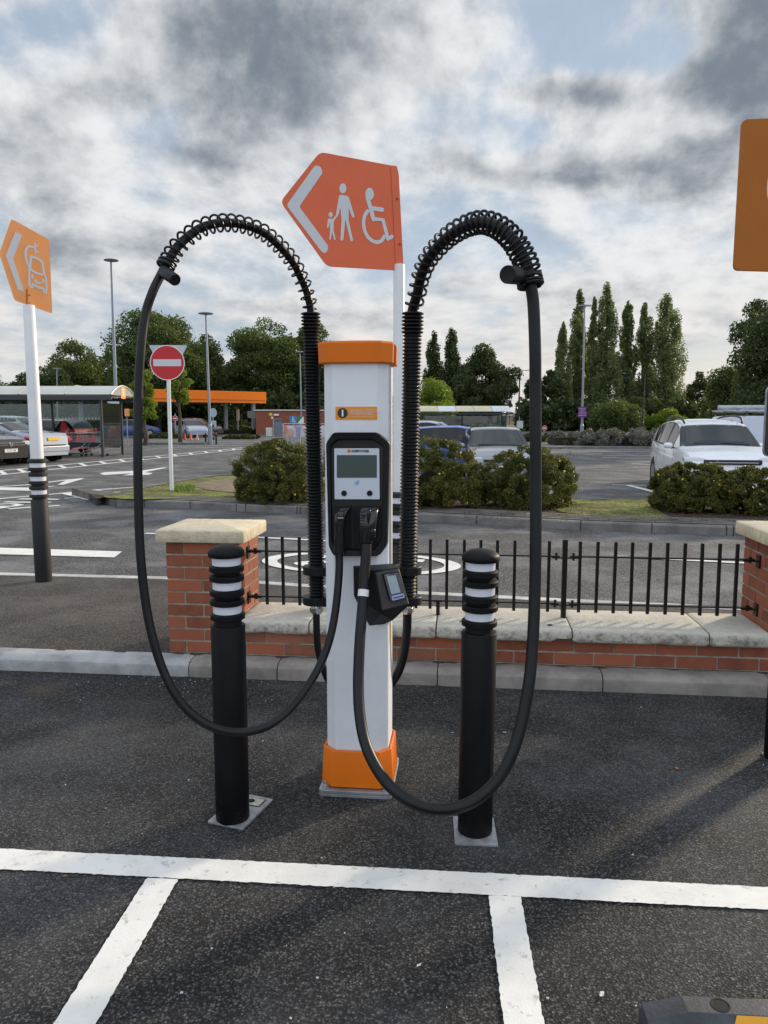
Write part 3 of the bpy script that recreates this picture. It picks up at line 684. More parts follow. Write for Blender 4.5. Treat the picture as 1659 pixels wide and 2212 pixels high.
# ------------------------------------------------------------------ charging station
CL = Vector((-.098, 3.067, .004)); ch = thing('charging_station', 'white and orange electric vehicle charging post with two black cables on sprung arms', 'charging station', CL, A6)
CM = wmat(ch); CI = CM.inverted()
def front_y(Yl):   # local front plane -> pixel mapping
    P0 = CM @ Vector((0, Yl, 0)); return lambda x, y: CI @ onpl(x, y, P0, UVEC)
def octo(hw, fy, by, c1, c2, z):
    return [(-hw + c1, fy, z), (hw - c1, fy, z), (hw, fy + c2, z), (hw, by - c2, z), (hw - c1, by, z), (-hw + c1, by, z), (-hw, by - c2, z), (-hw, fy + c2, z)]
g = MB(); g.slab(rounded([(-.147, -.17), (.147, -.17), (.147, .17), (-.147, .17)], .02), 0, .012); g.slab(rounded([(-.142, -.166), (.142, -.166), (.142, .166), (-.142, .166)], .02), .012, .0145); g.slab(rounded([(-.147, -.17), (.147, -.17), (.147, .17), (-.147, .17)], .02), .0145, .026)
o = obj('base_plate', g, GALV, ch, bevel=.0015)
for sx in (-1, 1):
    for sy in (-1, 1):
        b = MB(); b.lathe([(.017, 0), (.017, .003)], (sx * .124, sy * .145, .026), 16); b.lathe([(.0115, 0), (.0115, .009), (.009, .011)], (sx * .124, sy * .145, .029), 6); b.lathe([(.006, 0), (.006, .014)], (sx * .124, sy * .145, .038), 10)
        obj('bolt', b, GALV, o)
FYL = -.122
zf0, zf1 = .03, .180
g = MB(); r0 = octo(.146, -.148, .148, .046, .05, zf0); r1 = octo(.139, -.142, .142, .046, .05, zf1 - .006); r2 = octo(.136, -.139, .139, .046, .05, zf1); r3 = octo(.128, -.127, .127, .042, .044, zf1 - .001); r4 = octo(.128, -.127, .127, .042, .044, zf1 - .02)
g.loft([r0, r1, r2, r3, r4]); obj('foot_cover', g, ORANGE, ch, bevel=.004, bseg=3)
PF = front_y(FYL)
zt = PF(775, 785).z; zc0 = zt; zc1 = PF(775, 737).z
g = MB(); g.loft([octo(.1255, FYL, .124, .04, .042, .165), octo(.1255, FYL, .124, .04, .042, zt + .02)]); obj('column', g, WHITE_PC, ch, bevel=.006, bseg=3)
g = MB(); g.loft([octo(.132, FYL - .012, .13, .042, .045, zc0), octo(.143, FYL - .022, .145, .043, .048, zc0 + .002), octo(.145, FYL - .024, .147, .043, .048, zc1 - .006), octo(.140, FYL - .019, .142, .042, .047, zc1), octo(.05, -.03, .03, .02, .02, zc1 + .012)])
obj('top_cap', g, ORANGE, ch, bevel=.004, bseg=3)
def flatp(name, pix, yl, th, mat, parent, rad=0, bevel=0, label=None, n=4):
    """outline on the front of the post, at its own depth yl, th thick"""
    F = front_y(yl); ps = [F(x, y) for x, y in pix]; q = [(p.x, p.z) for p in ps]
    if rad: q = rounded(q, rad, n)
    g = MB(); g.prism([(x, yl, z) for x, z in q], [(x, yl + th, z) for x, z in q]); return obj(name, g, mat, parent, bevel=bevel, label=label)
stk = flatp('information_sticker', [(724.5, 878.5), (814.5, 878.5), (815, 907), (724.5, 907)], FYL - .0012, .002, STICK, ch, .004)
F = front_y(FYL - .0018); c0 = F(740, 892.5); s1 = (F(751, 892.5) - c0).x
g = MB(); g.lathe([(s1, 0), (s1, .0006)], (c0.x, FYL - .0012, c0.z), 28, (0, -1, 0)); ic = obj('symbol', g, DARKPRINT, stk)
XZ = Matrix.Rotation(R(90), 4, 'X')
def ctext(name, s, x, y, size, yl, mat, parent, align='CENTER', **k):
    p = front_y(yl)(x, y); return obj(name, text_mb(s, size, Matrix.Translation((p.x, yl, p.z)) @ XZ, align, **k), mat, parent, fix=False)
ctext('letter', 'i', 740, 892.7, .036, FYL - .0022, WHT, ic, bold=.0016)
for i, (s, y, sz) in enumerate((('YOUR BANK MAY TEMPORARILY HOLD A', 886.2, .0068), ('PRE-AUTHORISATION AMOUNT WHILE', 890.5, .0068), ('YOU CHARGE YOUR VEHICLE', 894.8, .0068), ('For any queries please contact your bank directly', 900.2, .0047))):
    ctext('lettering', s, 754.5, y, sz, FYL - .0018, WHT, stk, 'LEFT')
# housing round the display and plug bay
YH = FYL - .030
F = front_y(YH + .01)
def hp(x, y):
    p = F(x, y); return (p.x, p.z)
outer = [hp(*p) for p in ((720, 934), (815.5, 934), (841, 956.5), (835.5, 1180), (819, 1201), (721, 1201), (709, 1181), (702.5, 957.5))]
inner = [hp(*p) for p in ((727, 948), (807, 948), (828, 963), (824, 1166), (810, 1189), (727, 1189), (716, 1170), (711.5, 964))]
fy_ = lambda x, b: b + max(0, abs(x) - .078) * .62
o1 = rounded(outer, .014, 4); i1 = rounded(inner, .014, 4)
rows = [[(x, fy_(x, FYL + .004), z) for x, z in o1], [(x, fy_(x, YH + .004), z) for x, z in o1], [(x * .985, fy_(x, YH), (z - 1.22) * .99 + 1.22) for x, z in o1],
        [(x, fy_(x, YH + .004), z) for x, z in i1], [(x * .96, FYL - .002, (z - 1.22) * .975 + 1.22) for x, z in i1]]
g = MB(); g.loft(rows, cap=False); hs = obj('housing', g, BLACK_PL, ch, smooth=True, angle=35)
g = MB(); g.prism([(x, FYL - .004, z) for x, z in i1], [(x, FYL + .001, z) for x, z in i1]); obj('recess_panel', g, pm('recess_black', (.006, .006, .007), .5), ch)
dp = flatp('display_panel', [(721.8, 968.5), (819, 968.5), (820, 1078.5), (722.8, 1078.5)], FYL - .011, .006, PANELW, ch, .004, .0006)
YD = FYL - .0115
sc = flatp('screen', [(727.5, 983), (814, 983), (814, 1032), (727.5, 1032)], YD - .0008, .001, SCREEN, dp, .001)
g = MB(); p = front_y(YD)(754, 974.3); g.lathe([(.0072, 0), (.0072, .0006)], (p.x, YD, p.z), 20, (0, -1, 0)); lg = obj('logo_disc', g, STICK, dp)
g = MB(); g.box((p.x, YD - .001, p.z), (.008, .0006, .0016)); g.box((p.x, YD - .001, p.z), (.0016, .0007, .008)); obj('plus_sign', g, DARKPRINT, lg)
ctext('lettering', 'KEMPOWER', 759.3, 974.5, .0125, YD - .0004, DARKPRINT, dp, 'LEFT', bold=.0003)
g = MB(); p = front_y(YD)(771, 1043); g.box((p.x - .001, YD, p.z - .002), (.014, .0006, .011)); g.box((p.x + .003, YD - .0003, p.z + .004), (.010, .0006, .010)); obj('tap_symbol', g, pm('light_blue_print', (.22, .42, .70), .5), dp)
for x in (743.5, 798.7):
    p = front_y(YD)(x, 1065.3); g = MB(); g.lathe([(.0108, 0), (.0108, .003), (.009, .0038), (.0085, .002), (.002, .002)], (p.x, YD, p.z), 24, (0, -1, 0)); b = obj('push_button', g, BLACK_GL, dp, smooth=True, angle=30)
# two holster sockets behind the plugs
for pix in (((722, 1092), (758, 1092), (758, 1185), (729, 1185)), ((764, 1092), (822, 1092), (814, 1178), (764, 1182))):
    flatp('holster', list(pix), FYL - .009, .005, BLACK_PL, ch, .006, .001)
def superring(c, a, b, ax, ay, n=16, p=2.8):
    out = []
    for i in range(n):
        t = 2 * math.pi * i / n; ct, st_ = math.cos(t), math.sin(t)
        out.append(Vector(c) + ax * (a * math.copysign(abs(ct) ** (2 / p), ct)) + ay * (b * math.copysign(abs(st_) ** (2 / p), st_)))
    return out
def loc(x, y, yl): return front_y(yl)(x, y)
XA, YA = Vector((1, 0, 0)), Vector((0, 1, 0))
# cables: routes through real space, given as pixel + distance
def route(pts, k=8): return catmull([at(x, y, Y) for x, y, Y in pts], k)
yf = (CM @ Vector((0, YH - .04, 0))).y
lc = [(732, 1196, 2.885), (733, 1220, 2.88), (730, 1270, 2.86), (723, 1330, 2.83), (711, 1385, 2.79), (692, 1435, 2.75), (662, 1487, 2.70), (622, 1536, 2.64), (573, 1570, 2.57), (520, 1582, 2.53), (468, 1574, 2.50), (420, 1547, 2.49),
      (380, 1503, 2.49), (350, 1442, 2.50), (328, 1370, 2.51), (313, 1290, 2.52), (303, 1190, 2.53), (299, 1080, 2.54), (297.5, 970, 2.55), (299, 860, 2.57), (304, 760, 2.58), (314, 680, 2.60), (330, 630, 2.61), (345.5, 598, 2.63), (361, 568, 2.65), (380, 537, 2.67), (404, 513, 2.69),
      (432, 493.5, 2.72), (460, 484, 2.75), (489, 481, 2.79), (518, 484, 2.83), (547, 492, 2.87), (573, 505, 2.91), (597, 525, 2.95), (618, 547, 2.99), (637, 573, 3.03), (650, 600, 3.06), (660.5, 624, 3.08), (667, 648, 3.09), (671, 669, 3.10), (673.5, 720, 3.11), (675.5, 800, 3.11), (683.5, 1200, 3.115), (684.5, 1300, 3.12)]
rc_ = [(791.5, 1176, 2.86), (790.5, 1200, 2.85), (787, 1250, 2.83), (784, 1300, 2.80), (779, 1360, 2.75), (775.5, 1420, 2.70), (774, 1480, 2.65), (777, 1540, 2.59), (787, 1598, 2.53), (808, 1650, 2.47), (842, 1698, 2.42), (888, 1732, 2.38), (940, 1748, 2.36), (990, 1744, 2.35), (1036, 1722, 2.36), (1076, 1682, 2.38), (1106, 1628, 2.40),
       (1127, 1560, 2.43), (1142, 1480, 2.46), (1150, 1400, 2.49), (1155, 1290, 2.52), (1157, 1180, 2.54), (1157.5, 1060, 2.56), (1157, 940, 2.57), (1156.5, 840, 2.58), (1156, 761, 2.58), (1152.5, 662, 2.59), (1146.5, 617, 2.59), (1142.5, 598, 2.60), (1140, 582, 2.60), (1133, 560, 2.61), (1120.5, 538, 2.62), (1108, 518, 2.63), (1088, 498.5, 2.66),
       (1066, 485.5, 2.69), (1041, 480, 2.73), (1016, 485, 2.78), (991.5, 496, 2.82), (966.5, 513.5, 2.87), (942, 538, 2.92), (922, 565.5, 2.97), (908.5, 600, 3.02), (902, 632, 3.05), (892, 667, 3.08), (887, 700, 3.09), (884.5, 760, 3.09), (879.5, 1200, 3.095), (879, 1300, 3.10)]
def helix_along(pts, i0, i1, turns, rad, wire, spread):
    """coil round the path; spread(t)-> turn density"""
    path = [Vector(p) for p in pts[i0:i1]]; L = [0]
    for a, b in zip(path[:-1], path[1:]): L.append(L[-1] + (b - a).length)
    tot = L[-1]; M_ = int(turns * 22); out = []; fr_ = []; nr = (path[1] - path[0]).orthogonal().normalized()
    for i, p in enumerate(path):
        t = (path[min(i + 1, len(path) - 1)] - path[max(i - 1, 0)]).normalized(); nr = (nr - t * nr.dot(t)).normalized(); fr_.append((p, nr.copy(), t.cross(nr)))
    for k in range(M_ + 1):
        q = k / M_; s = spread(q) * tot; j = 0
        while j < len(L) - 2 and L[j + 1] < s: j += 1
        f = (s - L[j]) / max(1e-6, L[j + 1] - L[j]); p = fr_[j][0].lerp(fr_[j + 1][0], f); n1_ = fr_[j][1].lerp(fr_[j + 1][1], f).normalized(); b1 = fr_[j][2].lerp(fr_[j + 1][2], f).normalized()
        a = q * turns * 2 * math.pi; r_ = rad(q) if callable(rad) else rad
        out.append(p + n1_ * math.cos(a) * r_ + b1 * math.sin(a) * r_)
    g = MB(); g.tube(out, wire, 8); return g
for side, cr, crad, hrad, prad in (('l', lc, .0150, .0340, .027), ('r', rc_, .0198, .0385, .030)):
    P = route(cr, 8); g = MB(); g.tube(P, crad, 16); cb_ = obj('charging_cable', g, CABLE, ch, world=True, smooth=True, angle=60)
    # corrugated hose: stands at the side of the column
    iT = next(i for i, (x, y, Y) in enumerate(cr) if (abs(y - 669) < 3 or abs(y - 667) < 3) and i > 25)
    top = at(*cr[iT]); bot = at(*cr[-1]); ax = (top - bot)
    Lh = ax.length; pit = .0133 if side == 'l' else .0142; nr_ = int(Lh / pit); pr = []
    for k in range(nr_):
        z0 = k * pit; big = .0055 if k > nr_ - 7 else 0
        for f, e in ((0, 0), (.22, .35), (.38, .85), (.5, 1), (.62, .85), (.78, .35)):
            pr.append((hrad - .0075 + e * .0075 + big * (1 if e > .3 else 0), z0 + f * pit))
    pr.append((hrad - .012, nr_ * pit)); g = MB(); g.lathe(pr, bot, 28, ax); hz = obj('support_hose', g, RUBBER, ch, world=True, smooth=True, angle=80)
    for (y0, y1) in ((1221, 1240), (1286, 1305)):
        ca = cr[-1]; cx_ = (684.5 if side == 'l' else 880.5); c = at(cx_, (y0 + y1) / 2, ca[2]); g = MB()
        g.lathe([(.045, -.0165), (.056, -.0165), (.0575, -.015), (.0575, .0145), (.056, .0165), (.03, .0165)], c, 36); o = obj('hose_clamp', g, RUBBER, hz, world=True, smooth=True, angle=35)
        lo = CI @ c; sg = -1 if side == 'l' else 1
        g = MB(); g.box((sg * .135, lo.y, lo.z - .0185), (.12, .075, .004)); obj('bracket_plate', g, BLACK_PL, hz)
    c = at(683.5 if side == 'l' else 880, 1312, cr[-1][2]); g = MB()
    g.lathe([(.020, .012), (.022, .006), (.022, 0)], c, 20); g.lathe([(.0275, -.018), (.0275, 0)], c, 8); g.lathe([(.019, -.026), (.0235, -.019), (.0235, -.017)], c, 20); obj('cable_gland', g, BRASS, hz, world=True, smooth=True, angle=30)
    low = [(683.5, 1318, cr[-1][2]), (684, 1360, 3.12), (687, 1400, 3.13), (697, 1440, 3.15), (714, 1478, 3.18), (740, 1510, 3.2)] if side == 'l' else [(880, 1318, cr[-1][2]), (879, 1360, 3.11), (873, 1410, 3.12), (861, 1450, 3.15), (843, 1478, 3.17), (815, 1500, 3.18)]
    g = MB(); g.tube(route(low), crad * (.98 if side == 'l' else .93), 14); obj('supply_cable', g, CABLE, ch, world=True, smooth=True, angle=60)
    # spring over the arch
    iS = next(i for i, (x, y, Y) in enumerate(cr) if (y == 630 and i > 10) or (x == 1146.5)); rev = P[iS * 8: iT * 8 + 1][::-1]
    if side == 'l': g = helix_along(rev, 0, len(rev), 27.5, .0285, .0040, lambda q: (q ** 1.0) if q < .80 else .80 + (q - .80) * (1 - .55 * (q - .8) / .2))
    else: g = helix_along(rev, 0, len(rev), 33, lambda q: .0335 + .007 * q, .0050, lambda q: 1 - (1 - q) ** 1.55 if q > .0 else 0)
    obj('spring', g, BLACK_GL if side == 'l' else RUBBER, ch, world=True, smooth=True, angle=60)
    # clamp collar at the free end of the spring
    if side == 'l': a, b, rr = at(352, 586, 2.62), at(379, 605, 2.565), .0195
    else: a, b, rr = at(1128, 596, 2.60), at(1096, 593, 2.50), .0285
    ax = (b - a); g = MB(); g.lathe([(rr * .9, 0), (rr, .003), (rr, ax.length - .003), (rr * .95, ax.length), (rr * .3, ax.length - .002)], a, 28, ax); obj('spring_clamp', g, RUBBER, ch, world=True, smooth=True, angle=35)
    # plug with grip
    if side == 'l':
        secs = [(752, 1093, .002, .016, .010, 0), (748, 1096, -.035, .0195, .016, 0), (738, 1104, -.055, .0215, .020, 0), (735.5, 1118, -.066, .0215, .020, 0), (735, 1130, -.068, .020, .019, 0), (734.5, 1141, -.066, .0165, .017, 0), (734, 1150, -.064, .0170, .017, 0), (733.5, 1162, -.062, .0215, .0185, 0), (733, 1174, -.060, .0215, .0185, 0), (733, 1184, -.058, .0195, .018, 0), (732.5, 1189, -.057, .0225, .020, 0), (732.5, 1196, -.056, .0205, .0185, 0), (732, 1200, -.056, .0165, .0165, 0)]
    else:
        secs = [(800, 1092, .000, .030, .012, 0), (800, 1095, -.028, .034, .022, 0), (797, 1103, -.052, .0355, .027, 0), (796, 1116, -.062, .0355, .028, 0), (794.5, 1132, -.066, .0345, .028, 0), (793, 1146, -.066, .0325, .027, 0), (792, 1156, -.065, .0300, .026, 0), (791.5, 1164, -.064, .0260, .024, 0), (791.5, 1172, -.063, .0245, .0235, 0), (791.5, 1180, -.062, .0215, .0215, 0)]
    rings = []
    for x, y, dy, a_, b_, _ in secs:
        c = loc(x, y, FYL + dy); rings.append(superring(c, a_, b_, XA, YA, 20, 3.0))
    g = MB(); g.loft(rings); pl = obj('plug', g, pm('plug_black', (.012, .012, .013), .20, spec=.7), cb_, smooth=True, sub=1)
    if side == 'l':
        flatp('latch_frame', [(726.5, 1103), (744, 1103), (743, 1127), (727.5, 1127)], FYL - .0885, .006, BLACK_GL, pl, .002, .0008)
        flatp('latch_button', [(729, 1105.5), (742, 1105.5), (741.5, 1114), (729.5, 1114)], FYL - .0905, .004, pm('grey_button', (.08, .085, .09), .2), pl, .001, .0008)
        flatp('latch_plate', [(729, 1117), (742, 1117), (741.5, 1120.5), (729.5, 1120.5)], FYL - .0905, .004, pm('grey_label', (.28, .28, .30), .35), pl, .0006)
        flatp('grip_seam', [(724.5, 1140.5), (744.5, 1140.5), (744.5, 1142), (724.5, 1142)], FYL - .083, .01, BLACK_GL, pl)
    else:
        for k in range(6):
            flatp('grip_rib', [(775, 1106 + k * 6), (788, 1106.8 + k * 6), (788, 1108.3 + k * 6), (775, 1107.5 + k * 6)], FYL - .0945, .006, BLACK_PL, pl)
        g = MB(); rr_ = [superring(loc(x, y, FYL - .083), .0085, .010, XA, YA, 12, 2.4) for x, y in ((797, 1099), (796.5, 1110), (796, 1130), (795.5, 1146), (795.5, 1152))]; g.loft(rr_); obj('grip_spine', g, BLACK_GL, pl, smooth=True, sub=1)
        g = MB(); rr_ = [superring(loc(x, y, FYL - .080), a_, .012, XA, YA, 14, 2.2) for x, y, a_ in ((803, 1140, .013), (804, 1147, .0145), (804, 1163, .0145), (803.5, 1167, .010))]; g.loft(rr_); obj('lower_socket', g, BLACK_GL, pl, smooth=True, sub=1)
        # white tag wrapped round the cable
        i0 = min(range(len(P)), key=lambda i: (P[i] - at(785, 1276, P[i].y)).length if P[i].y > 2.7 and i < 80 else 9); i1 = min(range(len(P)), key=lambda i: (P[i] - at(783.5, 1291, P[i].y)).length if P[i].y > 2.7 and i < 80 else 9)
        aa, bb = at(785.5, 1276, 2.815), at(784, 1291, 2.805)
        pa = min(P[:80], key=lambda q: (q - aa).length); d_ = (bb - aa).normalized()
        g = MB(); g.tube([pa - d_ * .0, pa + d_ * .026], crad + .0008, 20, cap=False); tg = obj('cable_tag', g, WHT, cb_, world=True, smooth=True)
    if side == 'l': HL = hz
# card reader on its wedge bracket
def F3(x, y, yl): return loc(x, y, yl)
back = [F3(763, 1222, FYL), F3(848, 1219, FYL + .02), F3(849, 1340, FYL + .02), F3(797, 1352, FYL), F3(790, 1352, FYL), F3(763, 1288, FYL)]
bk_ = [F3(763, 1222, FYL + .003), F3(820, 1219, FYL + .003), F3(848, 1217, FYL + .045), F3(849, 1340, FYL + .045), F3(830, 1348, FYL + .003), F3(797, 1352.5, FYL + .003), F3(764, 1287, FYL + .003)]
fr2 = [F3(764, 1224, FYL - .014), F3(808, 1233, FYL - .075), F3(862, 1226, FYL - .055), F3(885.5, 1306, FYL - .075), F3(845, 1338, FYL - .05), F3(822, 1326, FYL - .085), F3(766, 1286, FYL - .014)]
g = MB(); g.loft([bk_, fr2]); cr_ = obj('card_reader_bracket', g, BLACK_PL, ch, bevel=.003)
g = MB(); g.loft([[F3(807, 1234, FYL - .07), F3(862, 1227, FYL - .05), F3(884.5, 1306, FYL - .068), F3(824, 1322, FYL - .08)], [F3(812, 1238, FYL - .086), F3(861, 1229, FYL - .066), F3(883, 1305, FYL - .083), F3(826, 1319, FYL - .096)]])
obj('face_plate', g, pm('dark_grey_plastic', (.045, .044, .042), .55, bump=.1, bs=300), cr_, bevel=.004)
def quad3(c, inset_=0, lift=0):
    return c
tl, tr, br_, bl_ = F3(827.5, 1240, FYL - .112), F3(863.5, 1235, FYL - .094), F3(880, 1290, FYL - .104), F3(843.5, 1299.5, FYL - .122)
nrm = (tr - tl).cross(bl_ - tl).normalized()
if nrm.y > 0: nrm = -nrm
B = lambda u, v, h=0: tl.lerp(tr, u).lerp(bl_.lerp(br_, u), v) + nrm * h
g = MB(); g.loft([[B(0, 0, -.036), B(1, 0, -.036), B(1, 1, -.036), B(0, 1, -.036)], [B(0, 0, 0), B(1, 0, 0), B(1, 1, 0), B(0, 1, 0)]]); rd_ = obj('card_reader', g, BLACK_PL, cr_, bevel=.003)
def plate(nm, u0, v0, u1, v1, h, mat, par, th=.001, bev=0):
    g = MB(); g.loft([[B(u0, v0, h - th), B(u1, v0, h - th), B(u1, v1, h - th), B(u0, v1, h - th)], [B(u0, v0, h), B(u1, v0, h), B(u1, v1, h), B(u0, v1, h)]]); return obj(nm, g, mat, par, bevel=bev)
plate('reader_face', .03, .03, .97, .97, .0012, pm('reader_grey', (.05, .052, .06), .3), rd_, .001); plate('display', .16, .10, .70, .76, .002, LCD, rd_); plate('card_slot', .12, .82, .84, .99, .006, pm('slot_blue', (.35, .40, .62), .3), rd_, .006, .001); plate('slot_opening', .2, .88, .78, .93, .0065, pm('slot_dark_blue', (.05, .07, .2), .4), rd_, .001)
for k in range(4): plate('key_mark', .84, .22 + k * .06, .88, .24 + k * .06, .002, pm('mark_grey', (.25, .25, .25), .5), rd_)
plate('lettering', .12, .045, .34, .065, .002, pm('mark_grey2', (.4, .4, .4), .5), rd_); plate('lettering', .72, .05, .82, .065, .002, MATS['mark_grey2'], rd_)
# yellow safety strip on the side of the column
g = MB(); g.box((.1262, -.02, .63), (.0012, .05, .07)); obj('warning_sticker', g, pm('yellow_print', (.75, .5, .03), .5), ch)

# ------------------------------------------------------------------ bollards
def bollard_prof(r, h, ztop0, bands=True):
    pr = [(r, 0), (r, ztop0 - .006), (r - .004, ztop0)]
    return pr
def bollard(base, label, plate_rot, plate_c=(0, 0), lean=(0, 0), plate_l=(.20, .20), extra=False):
    t = thing('bollard', label, 'bollard', base, 0, 'black bollards with white bands guarding the charging post'); r = .0625; H_ = 1.045
    g = MB(); z = .784
    pr = [(r - .003, .006), (r, .012), (r, z - .006), (r - .003, z), (r - .012, z + .002), (r - .014, z + .022)]
    zz = z + .022; ks = []
    for k in range(3):
        pr += [(r - .006, zz), (r, zz + .003), (r, zz + .020), (r - .004, zz + .024), (r - .013, zz + .026)]; b0 = zz + .026; pr += [(r - .013, b0 + .030)]; ks.append((b0, b0 + .030)); zz = b0 + .030
        if k < 2: pr += [(r - .006, zz), (r, zz + .003), (r, zz + .020), (r - .004, zz + .024), (r - .016, zz + .026), (r - .016, zz + .036)]; zz += .036
    pr += [(r - .012, zz), (r + .0005, zz + .001), (r + .003, zz + .005), (r + .003, zz + .021), (r, zz + .026), (r - .008, zz + .033), (r - .022, zz + .040), (r - .042, zz + .045), (.003, zz + .047)]
    ZS = .959; pr = [(a, b * ZS) for a, b in pr]; ks = [(a * ZS, b * ZS) for a, b in ks]
    g.lathe(pr, (0, 0, 0), 48)
    body = obj('post', g, BOLLARD, t, smooth=True, angle=35)
    for a, b in ks:
        q = MB(); q.lathe([(r - .0128, a + .0005), (r - .0112, a + .0005), (r - .0112, b - .0005), (r - .0128, b - .0005)], (0, 0, 0), 48); obj('reflective_band', q, REFL, t, smooth=True, angle=35)
    g = MB(); M_ = Matrix.Rotation(plate_rot, 3, 'Z'); pl = rounded([(-plate_l[0] / 2, -plate_l[1] / 2), (plate_l[0] / 2, -plate_l[1] / 2), (plate_l[0] / 2, plate_l[1] / 2), (-plate_l[0] / 2, plate_l[1] / 2)], .006, 3)
    pts = [M_ @ Vector((x, y, 0)) + Vector((*plate_c, 0)) for x, y in pl]; g.prism([(p.x, p.y, .008) for p in pts], [(p.x, p.y, 0) for p in pts]); bp = obj('base_plate', g, pm('plate_steel', (.33, .34, .35), .55, metal=.4, var=.25, vs_=25), t, bevel=.001)
    for ang in ((-60, -128) if extra else (-38,)):
        c = Vector((r * math.cos(R(ang)), r * math.sin(R(ang)), .075)); q = MB(); n_r = Vector((math.cos(R(ang)), math.sin(R(ang)), 0)); tg = Vector((-n_r.y, n_r.x, 0))
        pts = [c + tg * (.019 * math.cos(a_ * .3307)) + Vector((0, 0, .024 * math.sin(a_ * .3307))) for a_ in range(20)]
        pts = [Vector((p.x, p.y, 0)).normalized() * (r + .0002) + Vector((0, 0, p.z)) for p in pts]; q.tube(pts, .0013, 6); obj('access_cap', q, BOLLARD, t)
    if extra:
        lab = MB(); c = M_ @ Vector((.005, plate_l[1] / 2 - .048, 0)) + Vector((*plate_c, 0)); 
        lp = [M_ @ Vector((x, y, 0)) + c for x, y in ((-.05, -.03), (.05, -.03), (.05, .03), (-.05, .03))]; lab.prism([(p.x, p.y, .0098) for p in lp], [(p.x, p.y, .0078) for p in lp]); ob = obj('rating_label', lab, DARKPRINT, bp)
        lab = MB(); lp = [M_ @ Vector((x * .9, y * .88, 0)) + c for x, y in ((-.05, -.03), (.05, -.03), (.05, .03), (-.05, .03))]; lab.prism([(p.x, p.y, .0104) for p in lp], [(p.x, p.y, .0098) for p in lp]); obj('label_print', lab, pm('label_cream', (.45, .45, .36), .5, var=.3, vs_=80), ob)
        q = MB(); q.lathe([(.013, 0), (.013, .003), (.008, .006)], (c.x, c.y, .0104), 8); obj('bolt', q, BLACK_PL, bp)
    t.rotation_euler = (lean[0], lean[1], 0); return t
pL = gp(496, 1783, 0.012); pL.y += .06; pL.z = .004
pR = gp(1030, 1812, .012); pR.y += .06; pR.z = .004
bollard(pL, 'black bollard with three white bands left of the charging post', R(-20), (.022, .055), (0, 0), (.15, .235), True)
bollard(pR, 'black bollard with three white bands right of the charging post', R(-3), (0, .0), (0, R(.35)), (.152, .19))
p3 = gp(1652, 1640, .01); bollard(Vector((p3.x + .068, p3.y + .01, .004)), 'black bollard cut off by the right edge of the photo', R(-6), (0, 0), (0, 0), (.11, .11))
# ------------------------------------------------------------------ signs
def ellipse(c, a, b, n=24): return [(c[0] + a * math.cos(2 * math.pi * i / n), c[1] + b * math.sin(2 * math.pi * i / n)) for i in range(n)]
class Plane:
    """a vertical plate in the place: its base point, horizontal direction and a unit scale for drawings"""
    def __init__(s, P0, d, f): s.P = Vector(P0); s.d = Vector((*d, 0)).normalized(); s.n = Vector((-s.d.y, s.d.x, 0)); s.f = f; s.n = s.n if s.n.y > 0 else -s.n
    def pt(s, x, y, off=0):
        X_, Y_ = s.f(x, y); return onpl(X_, Y_, s.P + s.n * off * 0, s.d) + s.n * off
    def poly(s, name, pix, off, th, mat, parent, rad=0, n=5, bevel=0):
        ps = [s.pt(x, y) for x, y in pix]; q = [(p - s.P).dot(s.d) for p in ps]; pp = [(a, p.z) for a, p in zip(q, ps)]
        if rad: pp = rounded(pp, rad, n)
        F_ = lambda a, z, o: s.P * 1.0 + s.d * a + s.n * o + Vector((0, 0, z - s.P.z))
        g = MB(); g.prism([F_(a, z, off) for a, z in pp], [F_(a, z, off + th) for a, z in pp]); return obj(name, g, mat, parent, world=True, bevel=bevel)
    def stroke(s, name, pix, wid, off, th, mat, parent, k=5):
        ps = catmull([(*[(s.pt(x, y) - s.P).dot(s.d)], s.pt(x, y).z, 0) for x, y in pix], k) if k > 1 else [Vector(((s.pt(x, y) - s.P).dot(s.d), s.pt(x, y).z, 0)) for x, y in pix]
        L_, R_ = [], []
        for i, p in enumerate(ps):
            d = (ps[min(i + 1, len(ps) - 1)] - ps[max(i - 1, 0)]).normalized(); nn = Vector((-d.y, d.x, 0)); L_.append(p + nn * wid / 2); R_.append(p - nn * wid / 2)
        def cap(p, d): 
            a0 = math.atan2(d.y, d.x); return [p + Vector((math.cos(a0 + t), math.sin(a0 + t), 0)) * wid / 2 for t in (math.pi / 3, 0, -math.pi / 3)]
        out = L_ + cap(ps[-1], ps[-1] - ps[-2]) + R_[::-1] + cap(ps[0], ps[0] - ps[1])
        F_ = lambda p, o: s.P + s.d * p.x + s.n * o + Vector((0, 0, p.y - s.P.z))
        g = MB(); n_ = len(out); c1 = [F_(p, off) for p in out]; c2 = [F_(p, off + th) for p in out]
        # quads between the two sides keep the band clean
        m = len(ps); vs = [F_(p, off) for p in L_] + [F_(p, off) for p in R_]
        g.add(vs, [(i, i + 1, m + i + 1, m + i) for i in range(m - 1)])
        for p, d in ((ps[-1], ps[-1] - ps[-2]), (ps[0], ps[0] - ps[1])):
            a0 = math.atan2(d.y, d.x); g.add([F_(p + Vector((math.cos(a0 + t * math.pi / 8), math.sin(a0 + t * math.pi / 8), 0)) * wid / 2, off) for t in range(-4, 5)], [tuple(range(9))])
        return obj(name, g, mat, parent, world=True, fix=False)
